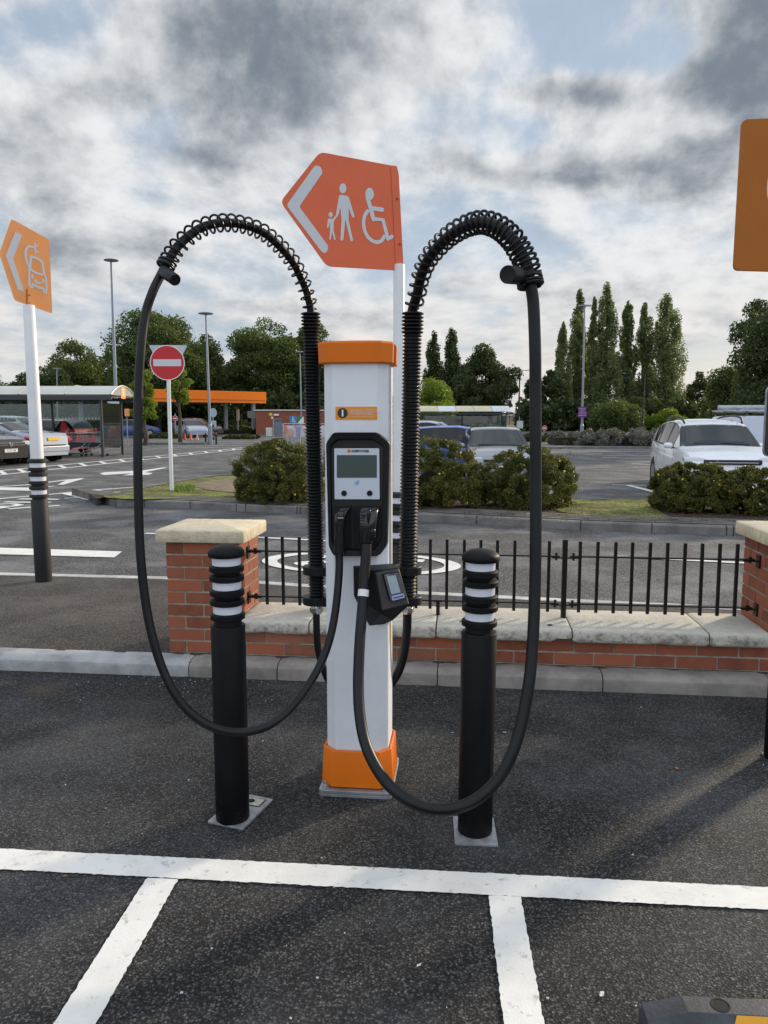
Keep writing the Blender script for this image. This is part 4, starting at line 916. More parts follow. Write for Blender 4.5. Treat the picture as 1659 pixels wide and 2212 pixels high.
def band_base(t, r, z0, top, pr_top):
    """rubber base sleeve with three reflective bands, from z0 to top"""
    s_ = .36 / .31; g = MB(); z = top - .36; pr = [(r - .002, z0), (r, z0 + .006), (r, z - .006), (r - .003, z)]; zz = z; ks = []
    e = lambda v: v * s_
    for k in range(3):
        pr += [(r - .012, zz + .001), (r - .012, zz + e(.012)), (r + .004, zz + e(.014)), (r + .008, zz + e(.018)), (r + .008, zz + e(.034)), (r - .004, zz + e(.038))]; b0 = zz + e(.038); b1 = b0 + e(.034); pr += [(r - .008, b0), (r - .008, b1)]; ks.append((b0, b1)); zz = b1
        pr += [(r + .004, zz + .001), (r + .008, zz + .005), (r + .008, zz + e(.020)), (r + .002, zz + e(.026))]; zz += e(.027)
    pr += [(pr_top + .004, zz + .004), (pr_top, zz + .005)]
    g.lathe(pr, (0, 0, 0), 40); b = obj('base_sleeve', g, pm('sleeve_rubber', (.010, .011, .012), .6, var=.3, vs_=8, bump=.2, bs=90), t, smooth=True, angle=35)
    for a, c in ks:
        q = MB(); q.lathe([(r - .0078, a + .001), (r - .006, a + .001), (r - .006, c - .001), (r - .0078, c - .001)], (0, 0, 0), 40); obj('reflective_band', q, REFL, b, smooth=True, angle=35)
    return zz
z1 = lambda x, y: ((1050 + x / 2.765) * .5486, (550 + y / 2.765) * .5486)
YS = 5.05; c = at(862, 640, YS); t = thing('direction_sign', 'orange arrow sign with white parent and child and wheelchair symbols on a white pole', 'sign', (c.x, YS, .0))
SG = Plane(c, (math.cos(R(20)), math.sin(R(20))), z1)
zt_ = band_base(t, .066, .0, 1.035, .04)
g = MB(); zb = SG.pt(1445, 1412).z; g.lathe([(.0385, .9), (.0365, zb + .02), (.034, zb + .03)], (0, 0, 0), 28); pole = obj('pole', g, WHITE_POLE, t, smooth=True, angle=40)
o_ = -.012
bd = SG.poly('sign_board', [(575, 140), (1418, 300), (1481, 1408), (1402, 1428), (650, 1385), (145, 680)], o_, .003, SIGN_O, t, .0 + .035, 5)
SG.poly('sign_flange', [(1342, 287), (1405, 296), (1428, 380), (1481, 1408), (1402, 1429), (1398, 1400)], o_ - .006, .0045, SIGN_O, t, .004, 3, .001)
SG.poly('chevron', [(510, 300), (545, 288), (580, 305), (600, 345), (595, 380), (358, 722), (358, 748), (655, 1150), (662, 1190), (645, 1230), (620, 1240), (590, 1222), (222, 735), (222, 705)], o_ - .0015, .0012, SIGN_W, bd)
SG.poly('adult_symbol', [(795, 608), (870, 618), (890, 640), (948, 832), (943, 855), (925, 850), (886, 752), (884, 880), (932, 1092), (928, 1112), (906, 1110), (850, 872), (828, 1096), (813, 1106), (797, 1096), (808, 870), (797, 742), (770, 833), (750, 836), (748, 820), (780, 622)], o_ - .0015, .0012, SIGN_W, bd)
SG.poly('adult_symbol_head', ellipse((823, 537), 38, 54), o_ - .0015, .0012, SIGN_W, bd)
SG.poly('child_symbol', [(668, 864), (708, 868), (722, 860), (748, 826), (766, 838), (724, 890), (721, 990), (745, 1092), (730, 1097), (706, 1012), (690, 1092), (675, 1090), (685, 990), (681, 905), (665, 966), (650, 968), (660, 875)], o_ - .0015, .0012, SIGN_W, bd)
SG.poly('child_symbol_head', ellipse((690, 822), 22, 29), o_ - .0015, .0012, SIGN_W, bd)
w_ = lambda k: k / 2.765 * .5486 / FOC * 4.95 * 1.02
SG.poly('wheelchair_symbol_head', ellipse((1113, 598), 46, 67), o_ - .0015, .0012, SIGN_W, bd)
SG.stroke('wheelchair_symbol', [(1092, 640), (1120, 740), (1155, 870)], w_(44), o_ - .0016, 0, SIGN_W, bd, 3); SG.stroke('wheelchair_symbol', [(1155, 868), (1258, 878), (1312, 1085)], w_(40), o_ - .0018, 0, SIGN_W, bd, 1)
SG.stroke('wheelchair_symbol', [(1135, 752), (1250, 768)], w_(42), o_ - .002, 0, SIGN_W, bd, 1); SG.stroke('wheelchair_symbol', [(1315, 1083), (1358, 1060)], w_(36), o_ - .0022, 0, SIGN_W, bd, 1)
SG.stroke('wheelchair_wheel', [(1090, 785), (1058, 840), (1048, 920), (1064, 1005), (1110, 1080), (1180, 1120), (1238, 1108), (1272, 1058)], w_(36), o_ - .0016, 0, SIGN_W, bd, 4)
for x, y in ((1408, 650), (1436, 1140)):
    p = SG.pt(x, y, o_ - .006); g = MB(); g.lathe([(.009, 0), (.008, .004), (.003, .005), (.003, .012)], p, 10, -SG.n); obj('rivet', g, SIGN_BR, bd, world=True)
# left sign: charging car
z2 = lambda x, y: (x / 4.423 * .5486, (800 + y / 4.423) * .5486)
b0 = gp(88, 1258, .1); c = at(62, 660, b0.y); t = thing('direction_sign', 'orange arrow sign with white electric car and plug symbol at the left edge', 'sign', (b0.x, b0.y + .06, .1))
band_base(t, .069, 0, 1.075, .052)
c = Vector((b0.x, b0.y + .06, 2.0)); SL = Plane(c, (math.cos(R(43)), math.sin(R(43))), z2)
zb = SL.pt(490, 1775).z - .1
g = MB(); g.lathe([(.054, 1.0), (.046, zb - .005), (.043, zb)], (0, 0, 0), 28); g.box((0, 0, zb + .08), (.03, .006, .2), R(43)); obj('pole', g, WHITE_POLE, t, smooth=True, angle=40)
bd = SL.poly('sign_board', [(190, 275), (850, 640), (902, 1925), (245, 1695), (-20, 880)], -.012, .003, SIGN_O2, t, .02)
SL.poly('bracket_edge', [(448, 1510), (462, 1492), (472, 1500), (470, 1775), (445, 1770), (448, 1540)], -.016, .004, SIGN_BR, t)
for y in (1603, 1741): SL.poly('bolt', ellipse((502, y), 16, 12, 10), -.02, .008, SIGN_BR, t)
SL.poly('chevron', [(260, 503), (375, 560), (215, 970), (412, 1552), (303, 1505), (92, 912)], -.0135, .0012, SIGN_W, bd)
w2 = lambda k: k / 4.423 * .5486 / FOC * 6.7 * 1.35
for nm, pts, wd, k in (('cable_symbol', [(507, 1125), (458, 1015), (436, 880), (455, 795), (505, 758), (600, 782)], 28, 4), ('plug_symbol', [(600, 700), (606, 870)], 18, 1), ('plug_symbol', [(608, 735), (638, 757)], 22, 1), ('plug_symbol', [(612, 848), (645, 858)], 22, 1),
                       ('car_symbol', [(530, 938), (515, 1080), (503, 1180)], 30, 3), ('car_symbol', [(503, 1180), (498, 1300), (510, 1430), (535, 1468), (560, 1470)], 24, 4), ('car_symbol', [(560, 1465), (556, 1405), (600, 1432), (670, 1475), (748, 1490)], 28, 1), ('car_symbol', [(748, 1490), (758, 1548), (795, 1570)], 26, 1),
                       ('car_symbol', [(795, 1570), (800, 1450), (788, 1310), (758, 1240)], 24, 4), ('car_symbol', [(758, 1240), (742, 1120), (728, 1040)], 26, 3), ('car_symbol', [(728, 1040), (640, 965), (532, 942)], 30, 3), ('car_symbol', [(520, 1150), (610, 1215), (730, 1253)], 26, 3), ('car_symbol', [(605, 1352), (640, 1392), (690, 1395)], 26, 3)):
    SL.stroke(nm, pts, w2(wd), -.0136 - random.uniform(0, .001), 0, SIGN_W, bd, k)
for x, y in ((551, 1280), (742, 1365)): SL.poly('car_symbol', ellipse((x, y), 18, 38, 14), -.0145, .0012, SIGN_W, bd)
# right-hand boards cut by the edge of the photo
zi = lambda x, y: (x, y)
YR = 4.25; c = at(1760, 700, YR); t = thing('large_sign', 'large orange rounded sign board cut off by the right edge of the photo', 'sign', (c.x + .33, YR + .06, .1)); PR_ = Plane(c, (1, 0), zi)
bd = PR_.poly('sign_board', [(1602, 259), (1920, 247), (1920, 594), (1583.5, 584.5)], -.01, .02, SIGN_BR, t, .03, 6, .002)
PR_.stroke('symbol', [(1730, 318), (1680, 345), (1660, 390), (1664, 440), (1700, 480)], .02, -.0112, 0, SIGN_W, bd, 5)
g = MB(); g.lathe([(.045, 0), (.045, 3.05), (.04, 3.06)], (0, 0, 0), 24); obj('pole', g, WHITE_POLE, t, smooth=True, angle=40)
YR = 3.3; c = at(1740, 900, YR); t = thing('notice_board', 'dark rounded board with pale rim at the right edge in front of the white car', 'board', (c.x + .14, YR + .04, .004)); PD = Plane(c, (1, 0), zi)
PD.poly('board_rim', [(1656.3, 834), (1850, 826), (1850, 996), (1648.3, 986)], -.002, .012, GALV, t, .028, 6)
PD.poly('board_face', [(1658.3, 836), (1848, 828), (1848, 994), (1650.2, 984)], -.008, .008, pm('dark_brown_board', (.020, .015, .014), .4), t, .027, 6)
g = MB(); g.lathe([(.03, 0), (.03, 1.7)], (0, 0, 0), 20); obj('pole', g, POSTB, t, smooth=True, angle=40)
# no entry sign
b0 = gp(371, 1062, IZ); DN = b0.y; t = thing('no_entry_sign', 'round red no entry sign with white bar on a slim white pole', 'sign', (b0.x, DN, IZ))
cz = at(363, 784, DN); rr = 36.5 / FOC * DN * 1.01; off = cz.x - b0.x
g = MB(); g.tube([(0, 0, 0), (off, 0, cz.z - IZ + .3)], .0365, 18); obj('pole', g, WHITE_POLE, t, smooth=True, angle=40)
g = MB(); g.lathe([(rr, 0), (rr, .003)], (off, -.05, cz.z - IZ), 48, (0, -1, 0)); rim_ = obj('sign_disc', g, WHT, t)
g = MB(); g.lathe([(rr * .953, 0), (rr * .953, .001)], (off, -.053, cz.z - IZ), 48, (0, -1, 0)); obj('red_face', g, SIGN_R, rim_)
g = MB(); g.prism(*[[(off + x * rr, yy, cz.z - IZ + z * rr) for x, z in rrect(-.80, -.195, .80, .195, .04)] for yy in (-.0556, -.0540)]); obj('white_bar', g, SIGN_W, rim_)
g = MB(); q = rounded([(-1.13, 1.02), (1.13, 1.02), (0, -.95)], .12); g.prism(*[[(off + x * rr, yy, cz.z - IZ + z * rr) for x, z in q] for yy in (.04, .043)]); obj('triangular_plate', g, pm('sign_grey_back', (.50, .53, .58), .5), t)

# ------------------------------------------------------------------ wheel stop, bottom right
t = thing('wheel_stop', 'black rubber wheel stop with yellow panel at the bottom right corner', 'wheel stop', gp(1400, 2165, .05) * 1.0)
base = gp(1461, 2157, .099); t.location = (base.x - .088, base.y - .096, .004); t.rotation_euler = (0, 0, R(-4))
SEC = lambda x, h, k: [(x, -.012 + k, 0), (x, .135 - k, 0), (x, .128 - k, h * .62), (x, .108, h), (x, .054, h), (x, -.006 + k, h * .42)]
g = MB(); g.loft([SEC(0, .072, .006), SEC(.095, .100, 0), SEC(1.7, .100, 0)])
o = obj('body', g, pm('stop_rubber', (.050, .054, .060), .6, var=.3, vs_=12, bump=.4, bs=140), t, bevel=.002); o.data.set_sharp_from_angle(angle=R(12))
g = MB(); g.lathe([(.0225, 0), (.0225, .0012), (.019, .0012), (.016, -.0002)], (.178, .081, .1001), 28); g.lathe([(.0165, 0), (.0165, .0006)], (.178, .081, .1002), 28); obj('fixing_hole', g, pm('hole_black', (.003, .003, .003), .8), t)
g = MB(); a0, a1, b0_, b1_ = (.165, -.0075, .0445), (.205, .052, .0990), (.95, .052, .0990), (.91, -.0075, .0445); n0 = Vector((0, -.65, .76)) * .002; q4 = [Vector(p) + n0 for p in (a0, a1, b0_, b1_)]; g.prism(q4, [Vector(p) - n0 for p in (a0, a1, b0_, b1_)]); obj('yellow_panel', g, pm('yellow_reflector', (.72, .33, .008), .35), t)
g = MB(); g.box((.62, .1215, .0825), (.7, .004, .010)); obj('yellow_panel', g, MATS['yellow_reflector'], t)

# ------------------------------------------------------------------ plants
def quads_mesh(name, P, size, mat, parent=None, seed=0, asp=.55, up=0., curl=0.):
    r = np.random.default_rng(seed); n = len(P); a = r.normal(size=(n, 3)); a[:, 2] += up * r.random(n); a /= np.linalg.norm(a, axis=1)[:, None]
    b = r.normal(size=(n, 3)); b = np.cross(a, b); b /= np.linalg.norm(b, axis=1)[:, None] + 1e-9
    s = (size * r.uniform(.55, 1.25, n))[:, None] / 2 if np.isscalar(size) else size[:, None] / 2
    V = np.empty((n, 4, 3)); V[:, 0] = P - a * s; V[:, 1] = P + b * s * asp; V[:, 2] = P + a * s; V[:, 3] = P - b * s * asp
    if curl: c = np.cross(a, b); V[:, 1] += c * s * curl; V[:, 3] += c * s * curl
    me = bpy.data.meshes.new(name); me.vertices.add(n * 4); me.vertices.foreach_set('co', V.reshape(-1)); me.loops.add(n * 4); me.loops.foreach_set('vertex_index', np.arange(n * 4, dtype=np.int32))
    me.polygons.add(n); me.polygons.foreach_set('loop_start', np.arange(0, n * 4, 4, dtype=np.int32)); me.polygons.foreach_set('loop_total', np.full(n, 4, dtype=np.int32)); me.materials.append(mat); me.update(calc_edges=True)
    o = bpy.data.objects.new(name, me); C.objects.link(o); o.parent = parent; return o
def in_clumps(cl, n, r, shell=.55):
    c = np.array([k[:3] for k in cl]); rad = np.array([k[3] for k in cl]); sq = np.array([k[4] if len(k) > 4 else 1. for k in cl])
    w_ = rad ** 2; i = r.choice(len(cl), n, p=w_ / w_.sum()); d = r.normal(size=(n, 3)); d /= np.linalg.norm(d, axis=1)[:, None]
    q = r.random(n) ** .5; q = shell + (1 - shell) * q + r.normal(size=n) * .10; d *= (rad[i] * q)[:, None]; d[:, 2] *= sq[i]; return c[i] + d
def tree(label, x, Y, top, wid, base_y=None, kind='broad', mat=None, n=9000, leaf=.32, seed=1, name='tree', group=None, cat='tree', crown0=.18, gaps=1., lean=0, bottom_z=0, limbs=9, clr=.17, asp=.7):
    c = at(x, HZN, Y); X = c.x; H_ = at(x, top, Y).z - bottom_z; Wd = wid / FOC * Y; r = np.random.default_rng(seed)
    t = thing(name, label, cat, (X, Y, bottom_z), 0, group); cl = []
    if kind == 'poplar':
        K = int(120 * gaps)
        for k in range(K):
            f = (k + r.random()) / K; z = H_ * (crown0 + (1 - crown0) * f * .97); prof_ = min(1., (f + .30) * 1.7) * max(.08, (1 - f) ** .50) * 1.05
            a = r.uniform(0, 6.28); d = Wd * .5 * prof_ * r.uniform(.15, 1.0); cl.append((d * math.cos(a), d * math.sin(a), z, Wd * (.05 + .08 * prof_) * r.uniform(.5, 1.4), 2.6))
    else:
        K = int(44 * gaps)
        for k in range(K):
            u = r.normal(size=3); u /= np.linalg.norm(u); u[2] = u[2] * .95
            q = r.uniform(.45, .95); pz = H_ * (crown0 + (1 - crown0) * .5) + u[2] * q * H_ * (1 - crown0) * .5; wz = 1.0 if u[2] < 0 else (1 - .35 * u[2] ** 2)
            cl.append((u[0] * q * Wd * .48 * wz + lean * (pz / H_), u[1] * q * Wd * .42 * wz, pz, Wd * clr * r.uniform(.6, 1.25), .8))
    n = int(n * 1.9); leaf *= .68; P = in_clumps(cl, n, r, .35); quads_mesh('crown', P, leaf, mat, t, seed, asp)
    g = MB(); r0 = max(.12, Wd * .028) if kind != 'poplar' else .28; zt_ = H_ * (.9 if kind == 'poplar' else .7)
    pts = [(0 + lean * q, .0, H_ * q) if q else (0, 0, -.1) for q in np.linspace(0, zt_ / H_, 7)]; pts = [(p[0] + r.normal() * r0 * .4, p[1] + r.normal() * r0 * .4, p[2]) for p in pts]; g.tube(pts, [r0 * (1.25 - 1.1 * i / 6) for i in range(7)], 8)
    for k in r.choice(len(cl), min(limbs, len(cl)), replace=False):
        e = Vector(cl[k][:3]); z0 = max(H_ * .12, e.z - (Wd * (.9 if kind != 'poplar' else 1.1)) * r.uniform(.4, .8)); z0 = min(z0, zt_ * .85); s0 = Vector((lean * z0 / H_, 0, z0)); m_ = s0.lerp(e, .5) + Vector((0, 0, -.05 * Wd))
        g.tube([s0, m_, e], [r0 * .5, r0 * .3, r0 * .08], 5)
    obj('trunk', g, BARK, t, smooth=True); return t
WG = 'trees behind the car park'
# left wood
tree('dark green tree low behind the left end of the trolley shelter', 60, 105, 812, 90, mat=LEAF_D, seed=1, n=7000, leaf=.5, crown0=.05, group=WG)
tree('small dark bush-like tree at the far left behind the shelter roof', 0, 110, 832, 90, mat=LEAF_D, seed=61, n=4000, leaf=.5, crown0=.05, group=WG)
tree('grey green rounded tree left of the tall lamp post', 158, 96, 734, 140, mat=LEAF_M, seed=2, n=11000, leaf=.42, crown0=.1, group=WG)
tree('dark tree between the rounded tree and the tall leafy one', 215, 100, 756, 110, mat=LEAF_D, seed=3, n=9000, leaf=.42, crown0=.05, group=WG)
tree('dark scrubby tree behind the shelter roof beneath the rounded tree', 120, 90, 790, 110, mat=LEAF_D, seed=62, n=9000, leaf=.42, crown0=.02, group=WG)
tree('tall broad green tree behind the no entry sign', 342, 88, 664, 245, mat=LEAF_M, seed=4, n=26000, leaf=.42, crown0=.12, gaps=2.2, clr=.12, group=WG)
tree('green tree leaning against the right side of the tall broad one', 438, 92, 700, 118, mat=LEAF_M, seed=5, n=13000, leaf=.4, crown0=.1, gaps=1.4, group=WG)
tree('low dark tree in the gap above the petrol station roof', 470, 98, 762, 80, mat=LEAF_D, seed=6, n=9000, leaf=.4, crown0=.02, group=WG)
tree('large dense green tree left of the charging post', 580, 97, 684, 205, mat=LEAF_M, seed=7, n=24000, leaf=.42, crown0=.06, gaps=2.2, clr=.13, group=WG)
tree('dense tree whose crown shows on both sides of the left hose', 660, 99, 676, 140, mat=LEAF_M, seed=8, n=20000, leaf=.42, crown0=.06, gaps=2, clr=.13, group=WG)
tree('dark tree behind the top of the charging post', 735, 97, 775, 120, mat=LEAF_D, seed=9, n=13000, leaf=.45, crown0=.02, group=WG)
# dim understorey below the crowns
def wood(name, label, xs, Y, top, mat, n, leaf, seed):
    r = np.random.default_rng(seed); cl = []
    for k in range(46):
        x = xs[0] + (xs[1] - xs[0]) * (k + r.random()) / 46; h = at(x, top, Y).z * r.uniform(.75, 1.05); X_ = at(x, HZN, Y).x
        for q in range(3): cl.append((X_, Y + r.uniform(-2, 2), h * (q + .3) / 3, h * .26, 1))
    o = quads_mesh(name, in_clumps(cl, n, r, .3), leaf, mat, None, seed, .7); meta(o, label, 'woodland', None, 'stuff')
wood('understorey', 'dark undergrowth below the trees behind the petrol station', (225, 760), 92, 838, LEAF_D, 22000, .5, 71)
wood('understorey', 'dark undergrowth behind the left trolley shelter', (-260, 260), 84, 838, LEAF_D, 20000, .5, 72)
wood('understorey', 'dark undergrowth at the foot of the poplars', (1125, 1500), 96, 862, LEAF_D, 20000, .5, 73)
wood('distant_wood', 'far line of trees on the horizon', (860, 1240), 240, 892, LEAF_D, 9000, 1.1, 74)
wood('distant_wood', 'far line of trees on the horizon right of the poplars', (1420, 2000), 150, 866, LEAF_D, 16000, .8, 75)
wood('distant_wood', 'far line of trees beyond the right edge of the photo', (2000, 4200), 150, 868, LEAF_D, 14000, 1.1, 76)
wood('distant_wood', 'far line of trees beyond the left edge of the photo', (-2200, -240), 120, 850, LEAF_D, 14000, 1.1, 77)
# saplings
tree('yellow green sapling behind the no entry sign', 388, 47, 778, 50, mat=LEAF_Y, seed=10, n=1500, leaf=.24, crown0=.40, gaps=.6, name='sapling', group='saplings in the car park', clr=.2, limbs=14)
tree('yellow green young tree just right of the trolley shelter', 312, 44, 785, 62, mat=LEAF_Y, seed=11, n=2300, leaf=.26, crown0=.16, gaps=.8, name='sapling', group='saplings in the car park', limbs=10)
tree('bright yellow green young tree behind the right hose', 935, 74, 822, 115, mat=LEAF_Y, seed=12, n=6500, leaf=.26, crown0=.12, name='sapling', group='saplings in the car park', limbs=10)
tree('yellow green young tree beside the sign pole', 862, 56, 838, 50, mat=LEAF_Y, seed=13, n=2500, leaf=.26, crown0=.1, name='sapling', group='saplings in the car park')
# centre right
tree('dark poplar just right of the right hose, left one of two', 935, 92, 716, 62, kind='poplar', mat=LEAF_D, seed=14, n=8000, leaf=.36, crown0=.05, name='poplar_tree', group=WG)
tree('dark poplar right of the right hose, right one of two', 974, 90, 710, 70, kind='poplar', mat=LEAF_D, seed=15, n=8500, leaf=.36, crown0=.05, name='poplar_tree', group=WG)
tree('dark broad tree left of the black twin lamp post', 1050, 84, 741, 135, mat=LEAF_D, seed=16, n=17000, leaf=.36, crown0=.08, gaps=1.5, clr=.13, group=WG)
tree('dark tree low behind the right trolley shelter', 1000, 92, 775, 95, mat=LEAF_D, seed=17, n=10000, leaf=.4, crown0=.02, group=WG)
tree('dark small tree seen behind the thick cable', 1158, 100, 798, 56, mat=LEAF_D, seed=18, n=7000, leaf=.4, crown0=.0, group=WG)
tree('dark leaning tree at the left foot of the poplars', 1190, 98, 790, 60, mat=LEAF_D, seed=63, n=7000, leaf=.4, crown0=.0, group=WG)
PG = 'row of poplars right of the cable'
for x, tp, wd, lab in ((1212, 698, 42, 'shortest poplar at the left end of the row'), (1245, 625, 52, 'tall poplar just left of the grey lamp post'), (1276, 634, 30, 'thin poplar just right of the grey lamp post'), (1303, 611, 60, 'tallest poplar of the row'),
                       (1349, 647, 46, 'slender poplar right of the tallest one'), (1385, 651, 46, 'slender poplar behind the black lamp arm'), (1432, 636, 74, 'broad poplar at the right end of the row')):
    tree(lab, x, 100 + (x % 7) * .6, tp, wd * 1.25, kind='poplar', mat=LEAF_P, seed=int(x), n=int(6500 + wd * 105), leaf=.36, crown0=.03, name='poplar_tree', group=PG, asp=.8)
tree('green bushy tree in front of the poplars behind the purple sign', 1330, 88, 872, 130, mat=LEAF_M, seed=20, n=10000, leaf=.36, crown0=.0, group=WG)
tree('light green bush tree at the foot of the broad poplar', 1440, 90, 882, 80, mat=LEAF_Y, seed=21, n=4000, leaf=.34, crown0=.0, group=WG)
tree('open dark tree with sky showing through right of the poplars', 1508, 108, 793, 84, mat=LEAF_D, seed=22, n=5200, leaf=.42, crown0=.1, gaps=1.1, clr=.13, group=WG)
tree('green tree behind the roof rack of the white van', 1590, 62, 765, 120, mat=LEAF_M, seed=23, n=14000, leaf=.3, crown0=.02, gaps=1.4, group=WG)
tree('yellow green tree between the open tree and the roof rack', 1555, 70, 810, 80, mat=LEAF_M, seed=64, n=7000, leaf=.3, crown0=.0, gaps=1, group=WG)
tree('big dark tree reaching in from the right edge', 1745, 42, 590, 330, mat=LEAF_D, seed=24, n=34000, leaf=.24, crown0=.0, gaps=2.6, clr=.12, group=WG, limbs=26)
tree('outer branch of a tree at the right edge with sky between the leaves', 1625, 44, 640, 105, mat=LEAF_D, seed=25, n=3800, leaf=.2, crown0=.60, gaps=.6, clr=.17, group=WG, limbs=22)
tree('tuft of leaves of a tree beyond the left edge', -30, 60, 770, 84, mat=LEAF_M, seed=26, n=2500, leaf=.26, crown0=.5, group=WG)

def shrub(label, x, Y, x0, x1, top, seed, n=9500, leaf=.036, mat=None, flowers=15, name='shrub', group=None, zb=None, depth=None, cat='shrub', flat=1.0):
    zb = IZ if zb is None else zb; c = at(x, HZN, Y); Wd = (x1 - x0) / FOC * Y * 1.0; H_ = at(x, top, Y).z - zb; D_ = depth or Wd * .8; r = np.random.default_rng(seed)
    t = thing(name, label, cat, (at((x0 + x1) / 2, HZN, Y).x, Y, zb), 0, group); cl = []
    for k in range(330):
        a = r.uniform(0, 6.28); e = math.asin(r.uniform(-.6, 1)) if k % 3 else 0.; q = r.uniform(.84, .95) if k % 4 else r.uniform(.35, .75)
        lo = 1 if k % 3 else .93; cl.append((math.cos(a) * math.cos(e) * Wd * .5 * q * lo, math.sin(a) * math.cos(e) * D_ * .5 * q, max(r.uniform(.05, .14) * H_, H_ * .40 + math.sin(e) * H_ * .54 * q) if k % 3 else H_ * r.uniform(.05, .3), H_ * r.uniform(.055, .095), .8))
    P = in_clumps(cl, n, r, .35); tw = []
    for k in range(60):   # shoots standing out of the outline
        j = cl[r.integers(len(cl))]; u = np.array(j[:3]) - np.array((0, 0, H_ * .3)); u /= np.linalg.norm(u); L = r.uniform(.05, .13) * H_ + j[3]
        for q in np.linspace(.5, 1, 7): tw.append(np.array(j[:3]) + u * L * q + r.normal(size=3) * .012)
    P = np.vstack([P, np.array(tw)]); P[:, 2] = np.maximum(P[:, 2], .03); quads_mesh('foliage', P, leaf, mat or LEAF_S, t, seed, .5, .3, .4)
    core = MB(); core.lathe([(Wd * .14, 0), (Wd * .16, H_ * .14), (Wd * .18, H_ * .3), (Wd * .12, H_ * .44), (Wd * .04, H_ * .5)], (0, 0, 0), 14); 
    core.v = [(a, b * D_ / Wd, c_) for a, b, c_ in core.v]; obj('shaded_core', core, pm('twig_shadow', (.022, .020, .010), .95), t, smooth=True)  # solid dark core; the shade inside the shrub is put into its colour
    if flowers:
        fl = []; 
        for k in range(flowers):
            j = cl[r.integers(len(cl))]; u = np.array(j[:3]) - np.array((0, 0, H_ * .3)); u /= np.linalg.norm(u)
            if u[1] > .3: u[1] *= -1; j = (j[0], -j[1], j[2], j[3])
            fl.append(np.array(j[:3]) + u * j[3] * 1.02)
        fl = np.repeat(np.array(fl), 3, axis=0) + r.normal(size=(len(fl) * 3, 3)) * .006; quads_mesh('flowers', fl, .034, YEL, t, seed + 1, .9)
    return t
SGp = 'yellow flowered shrubs on the island'
shrub('rounded yellow flowered shrub left of the charging post', 600, 12.9, 499, 704, 941, 31, 56000, group=SGp)
shrub('yellow flowered shrub right of the charging post behind the right hose', 945, 12.1, 826, 1046, 936, 32, 56000, group=SGp)
shrub('yellow flowered shrub behind the thick cable in front of the grey car', 1142, 12.2, 1033, 1250, 955, 33, 56000, group=SGp)
shrub('yellow flowered shrub in front of the white car bonnet', 1495, 11.6, 1404, 1600, 990, 34, 56000, group=SGp)
shrub('yellow flowered shrub behind the right pillar', 1630, 11.3, 1545, 1745, 998, 35, 56000, group=SGp)
# hedges further off
def hedge(label, x0, x1, Y, top, mat, seed, n=7000, leaf=.12, depth=1.6, lumps=8, zb=0, name='hedge', group='hedges'):
    a = at(x0, HZN, Y).x; b = at(x1, HZN, Y).x; H_ = at(x0, top, Y).z; r = np.random.default_rng(seed); t = thing(name, label, 'hedge', ((a + b) / 2, Y, zb), 0, group); cl = []
    for k in range(lumps * 7):
        x = r.uniform(-.5, .5) * (b - a); e = 1 - .25 * abs(x / (b - a) * 2) ** 4
        cl.append((x * .97, r.uniform(-.5, .5) * depth, H_ * r.uniform(.12, .82) * e, H_ * .24, .9))
    quads_mesh('foliage', in_clumps(cl, n, r, .4), leaf, mat, t, seed, .55, .4); g = MB(); g.box((0, .1, H_ * .3), ((b - a) * .84, depth * .5, H_ * .6)); obj('shaded_core', g, MATS['twig_shadow'], t); return t  # box core coloured dark for the shade within the hedge
hedge('grey mound of lavender left of the parking sign pole', 1188, 1275, 41.5, 930, LEAF_L, 41, 9000, .10, 2.6, 6)
hedge('long grey lavender hedge between the parking sign and the white car', 1255, 1345, 41, 924, LEAF_L, 42, 10000, .10, 2.6, 7)
hedge('grey lavender hedge ending behind the white car', 1335, 1440, 40.5, 923, LEAF_L, 43, 10000, .10, 2.6, 8)
hedge('clipped green hedge seen either side of the thick cable', 1128, 1196, 52, 934, LEAF_H, 44, 7000, .14, 2.5, 6)
hedge('low clipped hedge in front of the petrol pumps', 296, 408, 60, 934, LEAF_H, 45, 8000, .16, 2.5, 8)
hedge('rounded clipped hedge before the brick kiosk', 481, 560, 58, 937, LEAF_H, 46, 7000, .16, 2.5, 6)
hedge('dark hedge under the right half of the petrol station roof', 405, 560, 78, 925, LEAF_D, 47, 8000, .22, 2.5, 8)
hedge('light green bushes beside the brick kiosk', 455, 552, 84, 910, LEAF_M, 48, 7000, .26, 3, 7)
g = MB(); a = at(1150, HZN, 39.3).x; b = at(1470, HZN, 39.3).x; g.box(((a + b) / 2, 40.5, .05), (b - a, 3.6, .12)); struct('far_island_kerb', g, KERB_D)
